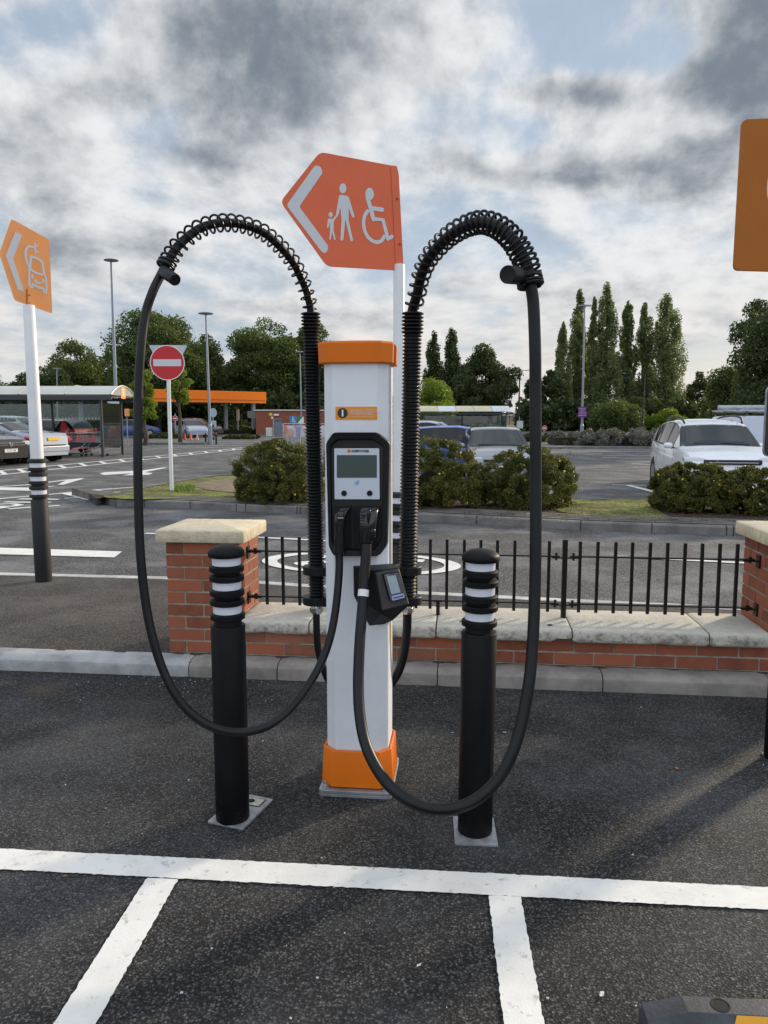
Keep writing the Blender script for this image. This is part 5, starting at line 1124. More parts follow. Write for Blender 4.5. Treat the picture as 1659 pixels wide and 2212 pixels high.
# ------------------------------------------------------------------ vehicles
def interp(pts, x):
    if x <= pts[0][0]: return pts[0][1]
    for (a, b), (c, d) in zip(pts[:-1], pts[1:]):
        if x <= c: f = (x - a) / (c - a); return b + (d - b) * f
    return pts[-1][1]
def paint(name, col, metal=.0, rough=.25): return pm(name, col, rough, metal, coat=1., var=.02)
def car(name, label, cat, locn, head, L, Wd, top, belt, glass, col, group=None, tumble=.30, wheels=True, wr=.32, sc=(1, 1, 1), hatch_glass=True, extras=()):
    """top: (x, z) outline from nose (x=+L/2) back to tail; glass: dict with screen/rear x-ranges and side windows"""
    t = thing(name, label, cat, locn, head, group); t.scale = sc; hl = L / 2; top = sorted(top); belt = sorted(belt)
    def plan(x):
        q = abs(x) / hl; return Wd / 2 * (1 - .10 * q ** 4 - .10 * max(0, q - .93) / .07 * 1.0)
    def sec(x):
        w_ = plan(x); zt = interp(top, x); zb = min(interp(belt, x), zt - .035); z4 = zt - .055 if zt - zb > .15 else zt - .02
        w4 = max(w_ * .55, w_ * .965 - tumble * (z4 - zb)); end = max(0, abs(x) / hl - .96) / .04
        return [(w_ * .93, .20 + .05 * end), (w_ * .985, .30 + .03 * end), (w_ * 1.0, .50), (w_ * .995, (.5 + zb) / 2), (w_ * .965, zb), (w4, z4), (w4 * .88, zt - .026), (w4 * .5, zt - .008), (0, zt)]
    def S(x, q, off=0):
        s_ = sec(x); i = min(int(q), 7); f = q - i; a, b = s_[i], s_[i + 1]; y = a[0] + (b[0] - a[0]) * f; z = a[1] + (b[1] - a[1]) * f
        if off:
            e = .03; s2 = sec(x + e); a2, b2 = s2[i], s2[i + 1]; y2 = a2[0] + (b2[0] - a2[0]) * f; z2_ = a2[1] + (b2[1] - a2[1]) * f
            du = Vector((e, y2 - y, z2_ - z)); dv = Vector((0, b[0] - a[0], b[1] - a[1])); nn = dv.cross(du).normalized()
            if nn.z * (1 if q > 4.5 else 0) + nn.y < 0: nn = -nn
            return Vector((x, y, z)) + nn * off
        return Vector((x, y, z))
    xs = sorted(set([round(v, 3) for v in np.linspace(-hl, hl, 44)] + [p[0] for p in top]))
    g = MB(); rows = []
    for x in xs:
        s_ = sec(x); rows.append([(x, y, z) for y, z in s_] + [(x, -y, z) for y, z in s_[-2::-1]])
    g.grid(rows); n_ = len(rows[0])
    g.add(rows[0], [tuple(range(n_))]); g.add(rows[-1], [tuple(range(n_))])
    body = obj('body', g, col, t, smooth=True, angle=28)
    def panel(nm, x0, x1, q0, q1, mat, par=None, off=.006, nx=10, nq=4, side=0, both=False, skew=0):
        g = MB()
        for sg in ((1, -1) if both or side == 0 else (side,)):
            rows = []
            for i in range(nx + 1):
                row = []
                for j in range(nq + 1):
                    q = q0 + (q1 - q0) * j / nq; x = x0 + (x1 - x0) * i / nx + skew * (q - q0); p = S(x, q, off); row.append((p.x, p.y * sg, p.z))
                rows.append(row)
            g.grid(rows)
        return obj(nm, g, mat, par or t, smooth=True)
    def across(nm, x0, x1, q0, mat, off=.007, nx=8):
        """a pane across the whole width, between two stations"""
        rows = []
        for i in range(nx + 1):
            x = x0 + (x1 - x0) * i / nx; row = [S(x, q, off) for q in np.linspace(q0, 8, 9)]; rows.append([(p.x, p.y, p.z) for p in row] + [(p.x, -p.y, p.z) for p in row[-2::-1]])
        g = MB(); g.grid(rows); return obj(nm, g, mat, t, smooth=True)
    if 'screen' in glass: a_, b_ = glass['screen']; across('screen_surround', a_ - .03, b_ + .05, 5.0, BTRIM, .004); across('windscreen', a_ + .02, b_, 5.16, CARGLASS)
    if 'rear' in glass and hatch_glass: a_, b_ = glass['rear']; q_ = .02 if a_ < b_ else -.02; across('rear_surround', a_ - q_, b_ + q_, 5.15, BTRIM, .004); across('rear_window', *glass['rear'], 5.3, CARGLASS)
    if glass.get('side'):
        xa_ = min(min(q[0], q[1]) for q in glass['side']) + min(0, glass['side'][-1][2]); xb_ = max(max(q[0], q[1]) for q in glass['side'])
        for sg in (1, -1): panel('window_surround', xa_ - .02, xb_ + .05, 4.04, 4.97, BTRIM, side=sg, off=.003, skew=.1)
    for (a, b, sk) in glass.get('side', ()):
        for sg in (1, -1): panel('side_window', a, b, 4.10, 4.93, CARGLASS, side=sg, skew=sk)
    for x in glass.get('seams', ()):
        for sg in (1, -1): panel('door_seam', x, x + .012, .6, 4.0, BTRIM, body, .003, 1, 8, side=sg)
    for x in glass.get('handles', ()):
        for sg in (1, -1):
            p = S(x, 3.72, .012); g = MB(); g.box((p.x, p.y * sg, p.z), (.19, .03, .028)); obj('door_handle', g, col, body, bevel=.008)
    if wheels:
        for wx in glass['axles']:
            for sg in (1, -1):
                y = plan(wx) * .995
                g = MB(); a = [(wr * 1.17 * math.cos(k * math.pi / 16), wr * 1.17 * math.sin(k * math.pi / 16)) for k in range(-4, 21)]
                g.prism([(wx + p[0], sg * (y + .004), wr + p[1]) for p in a], [(wx + p[0], sg * (y - .06), wr + p[1]) for p in a]); obj('wheel_arch', g, BTRIM, body)
                g = MB(); g.lathe([(wr * .62, -.2), (wr * .95, -.2), (wr, -.17), (wr, -.03), (wr * .94, .0), (wr * .66, .005), (wr * .64, -.03)], (wx, sg * (y + .008), wr), 28, (0, sg, 0)); wl = obj('wheel', g, TYRE, t, smooth=True, angle=40)
                g = MB(); g.lathe([(wr * .66, .0), (wr * .60, -.005), (wr * .58, -.04), (.02, -.04)], (wx, sg * (y + .012), wr), 28, (0, sg, 0))
                for k in range(5):
                    aa = k * 2 * math.pi / 5; M_ = Matrix.Rotation(-aa, 3, 'Y'); g.box(Vector((wx, sg * (y + .002), wr)) + M_ @ Vector((wr * .32, 0, 0)), (wr * .60, .016, wr * .17), rot=M_)
                g.lathe([(.055, 0), (.05, .012)], (wx, sg * (y + .0), wr), 12, (0, sg, 0)); obj('rim', g, RIM, wl, smooth=True, angle=40)
    return t, S, panel, across, body
def box_part(nm, par, c, d, mat, bev=.01, rz=0):
    g = MB(); g.box(c, d, rz); return obj(nm, g, mat, par, bevel=bev)
def mirror(par, x, y, z, col):
    for sg in (1, -1):
        g = MB(); g.loft([superring((x - .04, sg * (y + .11), z), .10, .065, Vector((0, 1, 0)), Vector((0, 0, 1)), 14), superring((x + .05, sg * (y + .11), z), .09, .06, Vector((0, 1, 0)), Vector((0, 0, 1)), 14), superring((x + .09, sg * (y + .10), z), .05, .035, Vector((0, 1, 0)), Vector((0, 0, 1)), 14)])
        m_ = obj('wing_mirror', g, col, par, smooth=True, angle=60); box_part('mirror_arm', m_, (x, sg * (y + .01), z - .05), (.06, .12, .03), BTRIM, .005)
def plate_part(par, c, rz_axis, txt, mat, sg):
    """number plate facing +x (sg=1) or -x"""
    p = box_part('number_plate', par, c, (.012, .52, .11), mat, 0)
    M_ = Matrix.Translation((c[0] + sg * .008, c[1], c[2])) @ Matrix.Rotation(R(90 * sg), 4, 'Z') @ Matrix.Rotation(R(90), 4, 'X')
    if txt: obj('lettering', text_mb(txt, .095, M_), DARKPRINT, p, fix=False)
SUVP = paint('white_car_paint', (.80, .83, .88)); 
h = math.atan2(-4.3, -.65)
rw = gp(1411, 1050); hd = Vector((math.cos(h), math.sin(h), 0)); sdv = Vector((-hd.y, hd.x, 0))  # left of heading
ctr = Vector((rw.x, rw.y, 0)) + hd * 1.17 + sdv * .78 + Vector((.04, .08, 0))
t, S_, pn, ac, body = car('parked_car', 'white SUV with roof rails parked facing the island at the right', 'car', (ctr.x, ctr.y, 0), h, 4.5, 1.86,
    [(-2.25, .95), (-2.18, 1.12), (-2.0, 1.34), (-1.72, 1.54), (-1.3, 1.63), (-.8, 1.68), (-.3, 1.70), (.1, 1.68), (.4, 1.63), (.62, 1.55), (1.22, 1.14), (1.45, 1.08), (1.8, 1.01), (2.05, .92), (2.16, .82), (2.22, .72), (2.25, .55)],
    [(-2.25, 1.10), (-1.6, 1.12), (0, 1.03), (1.0, .98), (1.3, .97), (2.25, .8)],
    dict(screen=(.60, 1.24), rear=(-1.72, -2.12), side=((-.02, .62, .20), (-.86, -.08, .02), (-1.45, -.94, -.22)), seams=(.86, -.08, -.96), handles=(-.02, -.80), axles=(1.38, -1.31)), SUVP, tumble=.34, wr=.345, sc=(.885, .885, .885), group='parked cars')
for sg in (1, -1):
    g = MB(); pts = catmull([(.55, sg * .62, 1.60), (.40, sg * .645, 1.70), (.0, sg * .65, 1.755), (-.6, sg * .64, 1.76), (-1.2, sg * .60, 1.72), (-1.55, sg * .565, 1.62)], 6); g.tube(pts, .024, 8); obj('roof_rail', g, BTRIM, t, smooth=True)
mirror(t, .82, .90, 1.10, SUVP)
box_part('upper_grille', t, (2.215, 0, .80), (.06, 1.15, .10), BTRIM, .02); box_part('lower_grille', t, (2.235, 0, .46), (.06, 1.2, .20), BTRIM, .03); box_part('grille_bar', t, (2.25, 0, .79), (.03, 1.0, .022), CHROME, .004)
for sg in (1, -1):
    g = MB(); g.loft([superring((2.14, sg * .70, .80), .22, .085, Vector((0, 1, 0)), Vector((0, 0, 1)), 16), superring((1.85, sg * .80, .86), .13, .07, Vector((0, 1, 0)), Vector((0, 0, 1)), 16)]); obj('headlight', g, LAMPW, t, smooth=True)
for x0, x1 in (((-.55, .03), (1.28, 1.14), )[0:1]): pass
g = MB(); g.tube([(1.245, .60, 1.135), (1.20, .1, 1.17), (1.22, -.0, 1.16)], .010, 6); g.tube([(1.245, -.02, 1.14), (1.18, -.55, 1.165)], .010, 6); obj('wiper', g, BTRIM, t)
box_part('number_plate', t, (2.268, 0, .56), (.012, .52, .11), PLATE_W, 0)

GREYP = paint('grey_car_paint', (.30, .30, .33), .4, .3)
HATCH = [(-2.05, .85), (-1.98, 1.0), (-1.75, 1.25), (-1.45, 1.42), (-.8, 1.47), (0, 1.48), (.35, 1.43), (1.05, 1.0), (1.3, .96), (1.7, .88), (1.95, .78), (2.05, .62)]
HB = [(-2.05, .98), (-1.2, .96), (1.0, .88), (2.05, .7)]
HG = dict(screen=(.36, 1.06), rear=(-1.50, -1.90), side=((-.05, .5, .22), (-.85, -.12, .0), (-1.30, -.92, -.2)), seams=(.75, -.1, -.95), handles=(-.0, -.82), axles=(1.28, -1.25))
YG = 17.4; c = at(1066, HZN, YG + 1.9); t, S_, pn, ac, body = car('parked_car', 'grey hatchback facing the camera between two shrubs', 'car', (c.x, YG + 1.7, 0), R(-91.5), 4.1, 1.76, HATCH, HB, HG, GREYP, group='parked cars', sc=(.885, .885, .885), tumble=.36)
mirror(t, .72, .85, .98, GREYP); box_part('grille', t, (2.02, 0, .62), (.06, 1.0, .10), BTRIM, .02); g = MB(); g.tube([(1.06, .6, 1.0), (1.04, 0, 1.02), (1.04, -.55, 1.02)], .010, 6); obj('wiper', g, BTRIM, t)
for sg in (1, -1): box_part('headlight', t, (1.97, sg * .66, .66), (.12, .3, .14), LAMPW, .04)
box_part('number_plate', t, (2.06, 0, .46), (.012, .52, .11), PLATE_W, 0)
g = MB(); g.tube([(-.9, 0, 1.46), (-1.1, 0, 1.62)], .006, 5); obj('aerial', g, BTRIM, t)
BLUEP = paint('blue_car_paint', (.03, .12, .62), .2, .25)
YB = 24.; c = at(982, HZN, YB); t, *_ = car('parked_car', 'blue hatchback seen from the side behind the shrub and grey car', 'car', (c.x + .15, YB, 0), R(-12), 4.0, 1.7, HATCH, HB, HG, BLUEP, group='parked cars', sc=(.88, .88, .88)); mirror(t, .72, .83, .98, BLUEP)
for sg in (1, -1): box_part('tail_light', t, (-1.96, sg * .70, .88), (.12, .14, .2), LAMPR, .03)
# van with roof rack
VANP = paint('white_van_paint', (.55, .60, .72)); YV = 20.
c = at(1712, HZN, YV); VT = [(-2.2, 1.75), (-2.15, 1.83), (-1.9, 1.86), (.5, 1.86), (.85, 1.78), (1.45, 1.25), (1.7, 1.1), (2.1, .95), (2.2, .7)]
t, S_, pn, ac, body = car('parked_van', 'white van with a ladder rack on its roof behind the white car', 'van', (c.x, YV, 0), R(-10), 4.4, 1.85, VT, [(-2.2, 1.1), (1.0, 1.05), (2.2, .85)], dict(screen=(.88, 1.46), side=((.1, .85, .25),), seams=(.0, -1.0), handles=(.12,), axles=(1.4, -1.35)), VANP, group=None, tumble=.12, sc=(.855, .855, .855))
for sg in (1, -1): g = MB(); g.tube([(-2.15, sg * .66, 1.99), (.55, sg * .66, 1.99)], .03, 8); obj('rack_rail', g, GALV, t, smooth=True)
for x in (-2.1, -1.5, -.9, -.3, .3): box_part('rack_bar', t, (x, 0, 1.93), (.06, 1.45, .05), BTRIM, .01)
g = MB(); g.tube([(-2.1, .2, 2.1), (.4, .2, 2.1)], .075, 14); obj('pipe_carrier', g, GALV, t, smooth=True, angle=40)
g = MB(); g.loft([[(-1.75, -.672, 1.62), (-1.7, -.665, 1.66), (.1, -.665, 1.66), (.1, -.675, 1.64), (-1.68, -.675, 1.64), (-1.74, -.68, 1.6)], [(-1.75, -.676, 1.62), (-1.7, -.669, 1.66), (.1, -.669, 1.66), (.1, -.679, 1.64), (-1.68, -.679, 1.64), (-1.74, -.684, 1.6)]]); obj('panel_groove', g, BTRIM, body)

# left group
SILV = paint('silver_car_paint', (.40, .44, .52), .35, .28)
CC = [(-2.0, .62), (-1.98, .92), (-1.85, 1.02), (-1.35, 1.06), (-.95, 1.13), (-.35, 1.36), (.0, 1.40), (.3, 1.36), (1.0, .96), (1.4, .90), (1.85, .78), (2.0, .6)]
rb = at(116, HZN, 26.8); hd_ = R(161); c0 = Vector((rb.x, 26.6, 0)) + Vector((math.cos(hd_), math.sin(hd_), 0)) * 1.95
t, S_, pn, ac, body = car('parked_car', 'silver coupe seen from behind beside the left sign pole', 'car', (c0.x, c0.y, 0), hd_, 4.02, 1.75, CC, [(-2, .92), (-1.2, .95), (1, .86), (2, .7)],
    dict(screen=(.32, 1.0), rear=(-.92, -.36), side=((-.5, .45, .25),), seams=(.7, -.45), handles=(-.3,), axles=(1.25, -1.25)), SILV, group='parked cars', tumble=.34, wr=.33)
for sg in (1, -1):
    g = MB(); g.loft([superring((-1.96, sg * .68, .82), .17, .10, Vector((0, 1, 0)), Vector((0, 0, 1)), 14, 2.4), superring((-1.6, sg * .845, .86), .06, .07, Vector((0, 1, 0)), Vector((0, 0, 1)), 14, 2.4)]); obj('tail_light', g, LAMPR, t, smooth=True)
box_part('bumper', t, (-1.98, 0, .48), (.10, 1.5, .22), SILV, .04); box_part('bumper_groove', t, (-2.035, 0, .60), (.01, 1.1, .05), BTRIM, .002)
plate_part(t, (-2.012, 0, .82), 0, '', PLATE_Y, -1); mirror(t, .7, .83, .93, SILV)
BLKP = paint('black_car_paint', (.012, .012, .014)); fb = at(17, HZN, 24.6); hd_ = R(-20); c0 = Vector((fb.x, 24.6, 0)) - Vector((math.cos(hd_), math.sin(hd_), 0)) * 2.05
t, S_, pn, ac, body = car('parked_car', 'black car whose badged front just enters at the left edge', 'car', (c0.x, c0.y, 0), hd_, 4.2, 1.78, [(-2.1, 1.0), (-1.9, 1.3), (-1.4, 1.45), (0, 1.5), (.4, 1.42), (1.1, 1.02), (1.6, .96), (2.0, .86), (2.1, .7)], [(-2.1, 1.0), (1, .93), (2.1, .75)], HG, BLKP, group='parked cars')
box_part('grille', t, (2.09, 0, .70), (.04, 1.2, .14), BTRIM, .02)
for z in (.74, .66): box_part('grille_bar', t, (2.112, 0, z), (.015, 1.2, .016), CHROME, .002)
g = MB(); g.lathe([(.075, 0), (.075, .012), (.06, .014)], (2.115, 0, .70), 24, (1, 0, 0)); bd_ = obj('badge', g, CHROME, t, smooth=True, angle=30)
plate_part(t, (2.115, 0, .50), 0, 'YC70 DJE', PLATE_W, 1)
for sg in (1, -1): box_part('headlight', t, (2.02, sg * .68, .72), (.14, .3, .15), LAMPW, .04)
REDP = paint('red_car_paint', (.50, .03, .04), .1, .3); rb = at(152, HZN, 31.8); hd_ = R(156); c0 = Vector((rb.x, 33, 0)) + Vector((math.cos(hd_), math.sin(hd_), 0)) * 1.9
t, *_ = car('parked_car', 'dark red hatchback with its tail showing beside the trolley shelter', 'car', (c0.x, c0.y, 0), hd_, 3.9, 1.7, [(-1.95, .9), (-1.9, 1.05), (-1.7, 1.35), (-1.5, 1.47), (-.8, 1.5), (0, 1.5), (.3, 1.44), (1.0, 1.0), (1.6, .9), (1.95, .65)], [(-1.95, .98), (1.9, .75)], dict(screen=(.32, 1.0), rear=(-1.53, -1.86), side=((-.05, .4, .22), (-.8, -.12, .0), (-1.35, -.88, -.1)), seams=(.7, -.1), handles=(), axles=(1.2, -1.2)), REDP, group='parked cars')
for sg in (1, -1): box_part('tail_light', t, (-1.9, sg * .74, .95), (.1, .12, .3), LAMPR, .03)
c = at(-5, HZN, 36); t, *_ = car('parked_car', 'pale silver car roof seen behind the silver coupe', 'car', (c.x, 36, 0), R(170), 4.3, 1.75, HATCH, HB, HG, paint('pale_car_paint', (.6, .64, .64)), group='parked cars', sc=(1, 1, 1.12))
c = at(757, HZN, 22); t, *_ = car('parked_car', 'dark blue car half hidden behind the hose left of the charging post', 'car', (c.x, 23.5, 0), R(-90), 4.2, 1.75, HATCH, HB, HG, paint('navy_car_paint', (.015, .02, .045)), group='parked cars', sc=(.9, .9, .9))
c = at(1008, HZN, 26.5); t, *_ = car('parked_car', 'silver car seen in the gap between charging post and sign pole', 'car', (c.x - 1.2, 26.5, 0), R(-14), 4.2, 1.75, HATCH, HB, HG, SILV, group='parked cars', sc=(1, 1, .98))
c = at(404, HZN, 62); t, *_ = car('parked_car', 'silver car near the traffic cones by the petrol pumps', 'car', (c.x, 63, 0), R(-58), 4.2, 1.75, HATCH, HB, HG, SILV, group='parked cars')
c = at(392, HZN, 66); t, *_ = car('parked_car', 'black car beside the petrol pumps behind the silver one', 'car', (c.x + .8, 68, 0), R(-10), 4.4, 1.8, HATCH, HB, HG, BLKP, group='parked cars', sc=(1, 1, 1.08))
c = at(272, HZN, 62); t, *_ = car('parked_car', 'dark blue car seen through the end of the trolley shelter', 'car', (c.x, 64, 0), R(12), 4.2, 1.75, HATCH, HB, HG, paint('dark_blue_paint', (.02, .05, .2)), group='parked cars')

# ------------------------------------------------------------------ trolley shelters
ROOFM = pm('shelter_roof_sheet', (.55, .55, .50), .3, var=.08, vs_=.8, coat=.3); ROOFY = pm('yellowed_roof_sheet', (.62, .56, .38), .35, var=.06, vs_=.8); ROOFW = pm('white_roof_sheet', (.66, .68, .70), .3, var=.06, vs_=.8)
SHG = glassmat('shelter_glass', (.80, .88, .86), .3, .03, .05); FRM = pm('shelter_frame', (.035, .042, .048), .4)
def shelter(label, xr, Yf, L, depth, hp_, hr, sheets, group, end_panel=True, base=0, ov=.5, SHG=SHG):
    """xr: x of right front post; runs to the left, front plane at Yf"""
    t = thing('trolley_shelter', label, 'trolley shelter', (xr - L / 2, Yf + depth / 2, 0), 0, group); hl, hd2 = L / 2, depth / 2
    rx = hl + ov; arc = [(-hd2 - .25 + (depth + .5) * k / 14, hp_ + (hr - hp_) * math.sin(math.pi * (.06 + .88 * k / 14)) ** .75) for k in range(15)]
    k_ = len(sheets); 
    for i, m_ in enumerate(sheets):
        x0, x1 = -rx + 2 * rx * i / k_, -rx + 2 * rx * (i + 1) / k_; g = MB(); g.grid([[(x, y, z) for y, z in arc] for x in (x0 + .01, x1 - .01)]); g.grid([[(x, y, z - .02) for y, z in arc] for x in (x0 + .01, x1 - .01)]); obj('roof_sheet', g, m_, t, smooth=True, fix=False)
        g = MB(); g.tube([(x0, y, z + .012) for y, z in arc], .022, 6); obj('roof_rib', g, pm('rib_grey', (.30, .31, .33), .4), t)
    if end_panel:
        for sx in (1, -1):
            g = MB(); pl = [(y, z - .02) for y, z in arc]; g.prism([(sx * rx, y, z) for y, z in pl], [(sx * (rx - .02), y, z) for y, z in pl]); ep = obj('end_panel', g, pm('end_panel_grey', (.30, .31, .30), .45), t)
            g = MB(); g.tube([(sx * (rx + .004), y, z) for y, z in arc], .03, 6); obj('edge_trim', g, GALV, ep)
            if sx == 1:
                zc_ = hp_ + (hr - hp_) * .52; q = rrect(-.26, zc_ - .30 * (hr - hp_) / .6, .26, zc_ + .30 * (hr - hp_) / .6, .08); g = MB(); g.prism([(rx + .012, y, z) for y, z in q], [(rx, y, z) for y, z in q]); pn_ = obj('orange_panel', g, SIGN_O2, ep)
                for zz, w__ in ((.10, .26), (.0, .2), (-.10, .24)):
                    g = MB(); g.box((rx + .014, 0, zc_ + zz), (.004, w__, .05)); obj('print_line', g, WHT, pn_)
    for s_ in (-1, 1):
        g = MB(); g.box((0, s_ * (hd2 + .2), hp_ + .0), (2 * rx, .09, .13)); obj('roof_beam', g, FRM, t)
    n = max(2, int(L / 2.4) + 1)
    for i in range(n):
        x = -hl + L * i / (n - 1)
        for y in (-hd2, hd2):
            if y < 0 and 0 < i < n - 1 and i != n - 1: continue
            g = MB(); g.box((x, y, hp_ / 2), (.09, .09, hp_)); obj('post', g, FRM, t)
    if True:
        for i in range(n - 1):
            x0, x1 = -hl + L * i / (n - 1) + .06, -hl + L * (i + 1) / (n - 1) - .06; g = MB(); g.box(((x0 + x1) / 2, hd2, .3 + (hp_ - .5) / 2 + .05), (x1 - x0, .012, hp_ - .55)); gl = obj('glass_panel', g, SHG, t)
            g = MB()
            for q in range(int((x1 - x0) / .14)): g.box((x0 + .07 + q * .14, hd2 - .012, 1.52), (.08, .004, .09))
            if end_panel: o = obj('dotted_band', g, WHT, gl)
    for sx in (-1, 1):
        g = MB(); g.box((sx * hl, 0, .3 + (hp_ - .5) / 2 + .05), (.012, depth - .16, hp_ - .55)); obj('glass_panel', g, SHG, t)
    for z in (.55, .80):
        g = MB(); g.tube([(-hl, -hd2 + .08, z + .1), (hl, -hd2 + .08, z + .1)], .025, 8); 
        if z > .6: obj('trolley_rail', g, FRM, t)
    g = MB(); g.box((0, hd2 - .3, .42), (L, .05, .22)); obj('kick_board', g, FRM, t); g = MB(); g.box((hl * .0, -hd2 + .1, .46), (L * 1.0, .05, .20)); 
    return t
pr_ = gp(217, 988); c = at(219, HZN, 30.3)
shelter('long trolley shelter with curved grey roof at the left', c.x, 30.3, 11.5, 2.3, 2.30, 2.82, [ROOFM] * 7, 'trolley shelters')
c = at(1093, HZN, 66); YS_ = 66
shelter('pale striped trolley shelter with curved roof behind the grey car', c.x, YS_, 7.0, 2.4, 1.95, 2.62, [ROOFY, ROOFW, ROOFY, ROOFY, ROOFW][:5], 'trolley shelters', False, ov=.35, SHG=glassmat('hazy_shelter_glass', (.6, .72, .70), .5, .05, .38))
# trolleys
def wire_grid(g, p00, p10, p11, p01, nu, nv, r):
    L_ = lambda a, b, f: Vector(a).lerp(Vector(b), f)
    for i in range(nu + 1): f = i / nu; g.tube([L_(p00, p10, f), L_(p01, p11, f)], r, 4)
    for j in range(nv + 1): f = j / nv; g.tube([L_(p00, p01, f), L_(p10, p11, f)], r, 4)
def trolley(label, x, y, rz):
    t = thing('shopping_trolley', label, 'shopping trolley', (x, y, 0), rz, 'shopping trolleys in the left shelter'); W0, W1 = .26, .19
    g = MB(); a = [(-.42, -W0, .55), (.42, -W1, .62), (.42, W1, .62), (-.42, W0, .55)]; b = [(-.52, -W0 - .02, 1.0), (.52, -W1 - .02, .92), (.52, W1 + .02, .92), (-.52, W0 + .02, 1.0)]
    wire_grid(g, *a, 8, 6, .004)
    for i in range(4): wire_grid(g, a[i], a[(i + 1) % 4], b[(i + 1) % 4], b[i], 8, 5, .004)
    for i in range(4): g.tube([b[i], b[(i + 1) % 4]], .010, 6)
    obj('basket', g, GALV, t)
    for sg in (1, -1):
        g = MB(); g.tube(catmull([(-.55, sg * .25, 1.0), (-.42, sg * .25, .55), (-.30, sg * .25, .42), (-.36, sg * .26, .16), (-.42, sg * .26, .12)], 4), .013, 6); g.tube([(-.30, sg * .25, .42), (.38, sg * .2, .20), (.45, sg * .2, .12)], .013, 6); obj('frame', g, GALV, t)
        for wx, wy in ((-.42, .26), (.45, .2)): q = MB(); q.lathe([(.055, -.015), (.055, .015)], (wx, sg * wy, .06), 14, (0, 1, 0)); obj('wheel', q, TYRE, t)
    g = MB(); g.tube([(-.56, -.27, 1.03), (-.56, .27, 1.03)], .02, 8); obj('handle', g, pm('trolley_orange', (.7, .16, .03), .4), t)
    g = MB(); g.box((-.50, 0, .86), (.01, .34, .20)); obj('child_seat_flap', g, MATS['trolley_orange'], t)
c = at(205, HZN, 31.2); trolley('wire trolley at the open right end of the left shelter, nearest the post', c.x, 31.0, R(176))
c = at(182, HZN, 31.6); trolley('wire trolley with orange flap nested left of the nearest one', c.x - .1, 31.1, R(176))

# ------------------------------------------------------------------ lamp posts and small posts
def lamp(label, bx, Y, topx, topy, mat, kind, r=.075, group='lamp posts', basey=None):
    b = at(bx, HZN, Y); tp = at(topx, topy, Y); t = thing('lamp_post', label, 'lamp post', (b.x, Y, 0), 0, group); H_ = tp.z; dx = tp.x - b.x
    g = MB(); g.tube([(0, 0, -.05), (0, 0, 1.1)], r * 1.5, 12); g.tube([(0, 0, 1.1), (0, 0, 1.2)], [r * 1.5, r], 12, False); g.tube([(0, 0, 1.15), (dx, 0, H_)], [r, r * .62], 12); p = obj('pole', g, mat, t, smooth=True, angle=40)
    g = MB()
    if kind == 'disc': g.lathe([(.06, -.14), (.10, -.10), (.42, -.07), (.44, -.03), (.30, .02), (.05, .04)], (dx, 0, H_ - .02), 24)
    elif kind == 'flat': g.box((dx, 0, H_ - .03), (.75, .3, .07)); g.box((dx, 0, H_ - .12), (.12, .12, .14))
    elif kind == 'twin':
        g.box((dx, 0, H_ - .03), (1.7, .07, .06))
    elif kind == 'arm': g.tube([(dx, 0, H_ - .05), (dx - 2.6, 0, H_ + .05)], .045, 6)
    o = obj('lamp_head' if kind in ('disc', 'flat') else 'bracket', g, mat, p, smooth=kind == 'disc', angle=40)
    if kind in ('twin', 'arm'):
        for sx in ((-1, 1) if kind == 'twin' else (0,)):
            g = MB(); cx_ = dx + sx * 1.05 if kind == 'twin' else dx - 2.8
            M_ = Matrix.Rotation(R(-12 * sx), 3, 'Y'); g.box((cx_, 0, H_ + .03), (.62, .26, .08), rot=M_); obj('lamp_head', g, mat, p)
    return t, p
lamp('tallest grey lamp post with a disc head left of the no entry sign', 252, 47.5, 240, 560, POSTG, 'disc', .11)
lamp('grey lamp post with a disc head standing right of the no entry sign', 453, 46, 444.5, 675, POSTG, 'disc', .085)
lamp('thin grey lamp post beside the left hose above the kiosk', 651, 70, 648, 759, POSTG, 'disc', .08)
t, p = lamp('grey lamp post carrying the purple parking sign before the poplars', 1257.5, 48, 1263, 659, POSTG, 'flat', .075)
PP = Plane(at(1258.5, 889, 47.8), (1, 0), zi); bd = PP.poly('parking_sign', [(1248, 878.5), (1266, 878.5), (1266, 902), (1248, 902)], -.12, .02, pm('purple_sign', (.16, .025, .20), .45), p, .05)
for i, s in enumerate(('Please be', 'aware', '3 hours free', 'parking only')):
    q = PP.pt(1257, 883 + i * 4.6, -.13); o_q = obj('lettering', text_mb(s, .095, Matrix.Translation(q) @ XZ), WHT, bd, world=True, fix=False)
lamp('black twin headed lamp post right of the striped shelter', 1120, 92, 1123, 800, POSTB, 'twin', .11)
lamp('black lamp post with long arm in front of the poplars', 1388, 84, 1393, 808, POSTB, 'arm', .09)
lamp('short grey pole rising behind the roof of the left shelter', 124, 80, 123, 795, POSTG, 'flat', .09)
lamp('faint black lamp post behind the right shelter', 1032, 110, 1033, 850, POSTB, 'flat', .08)
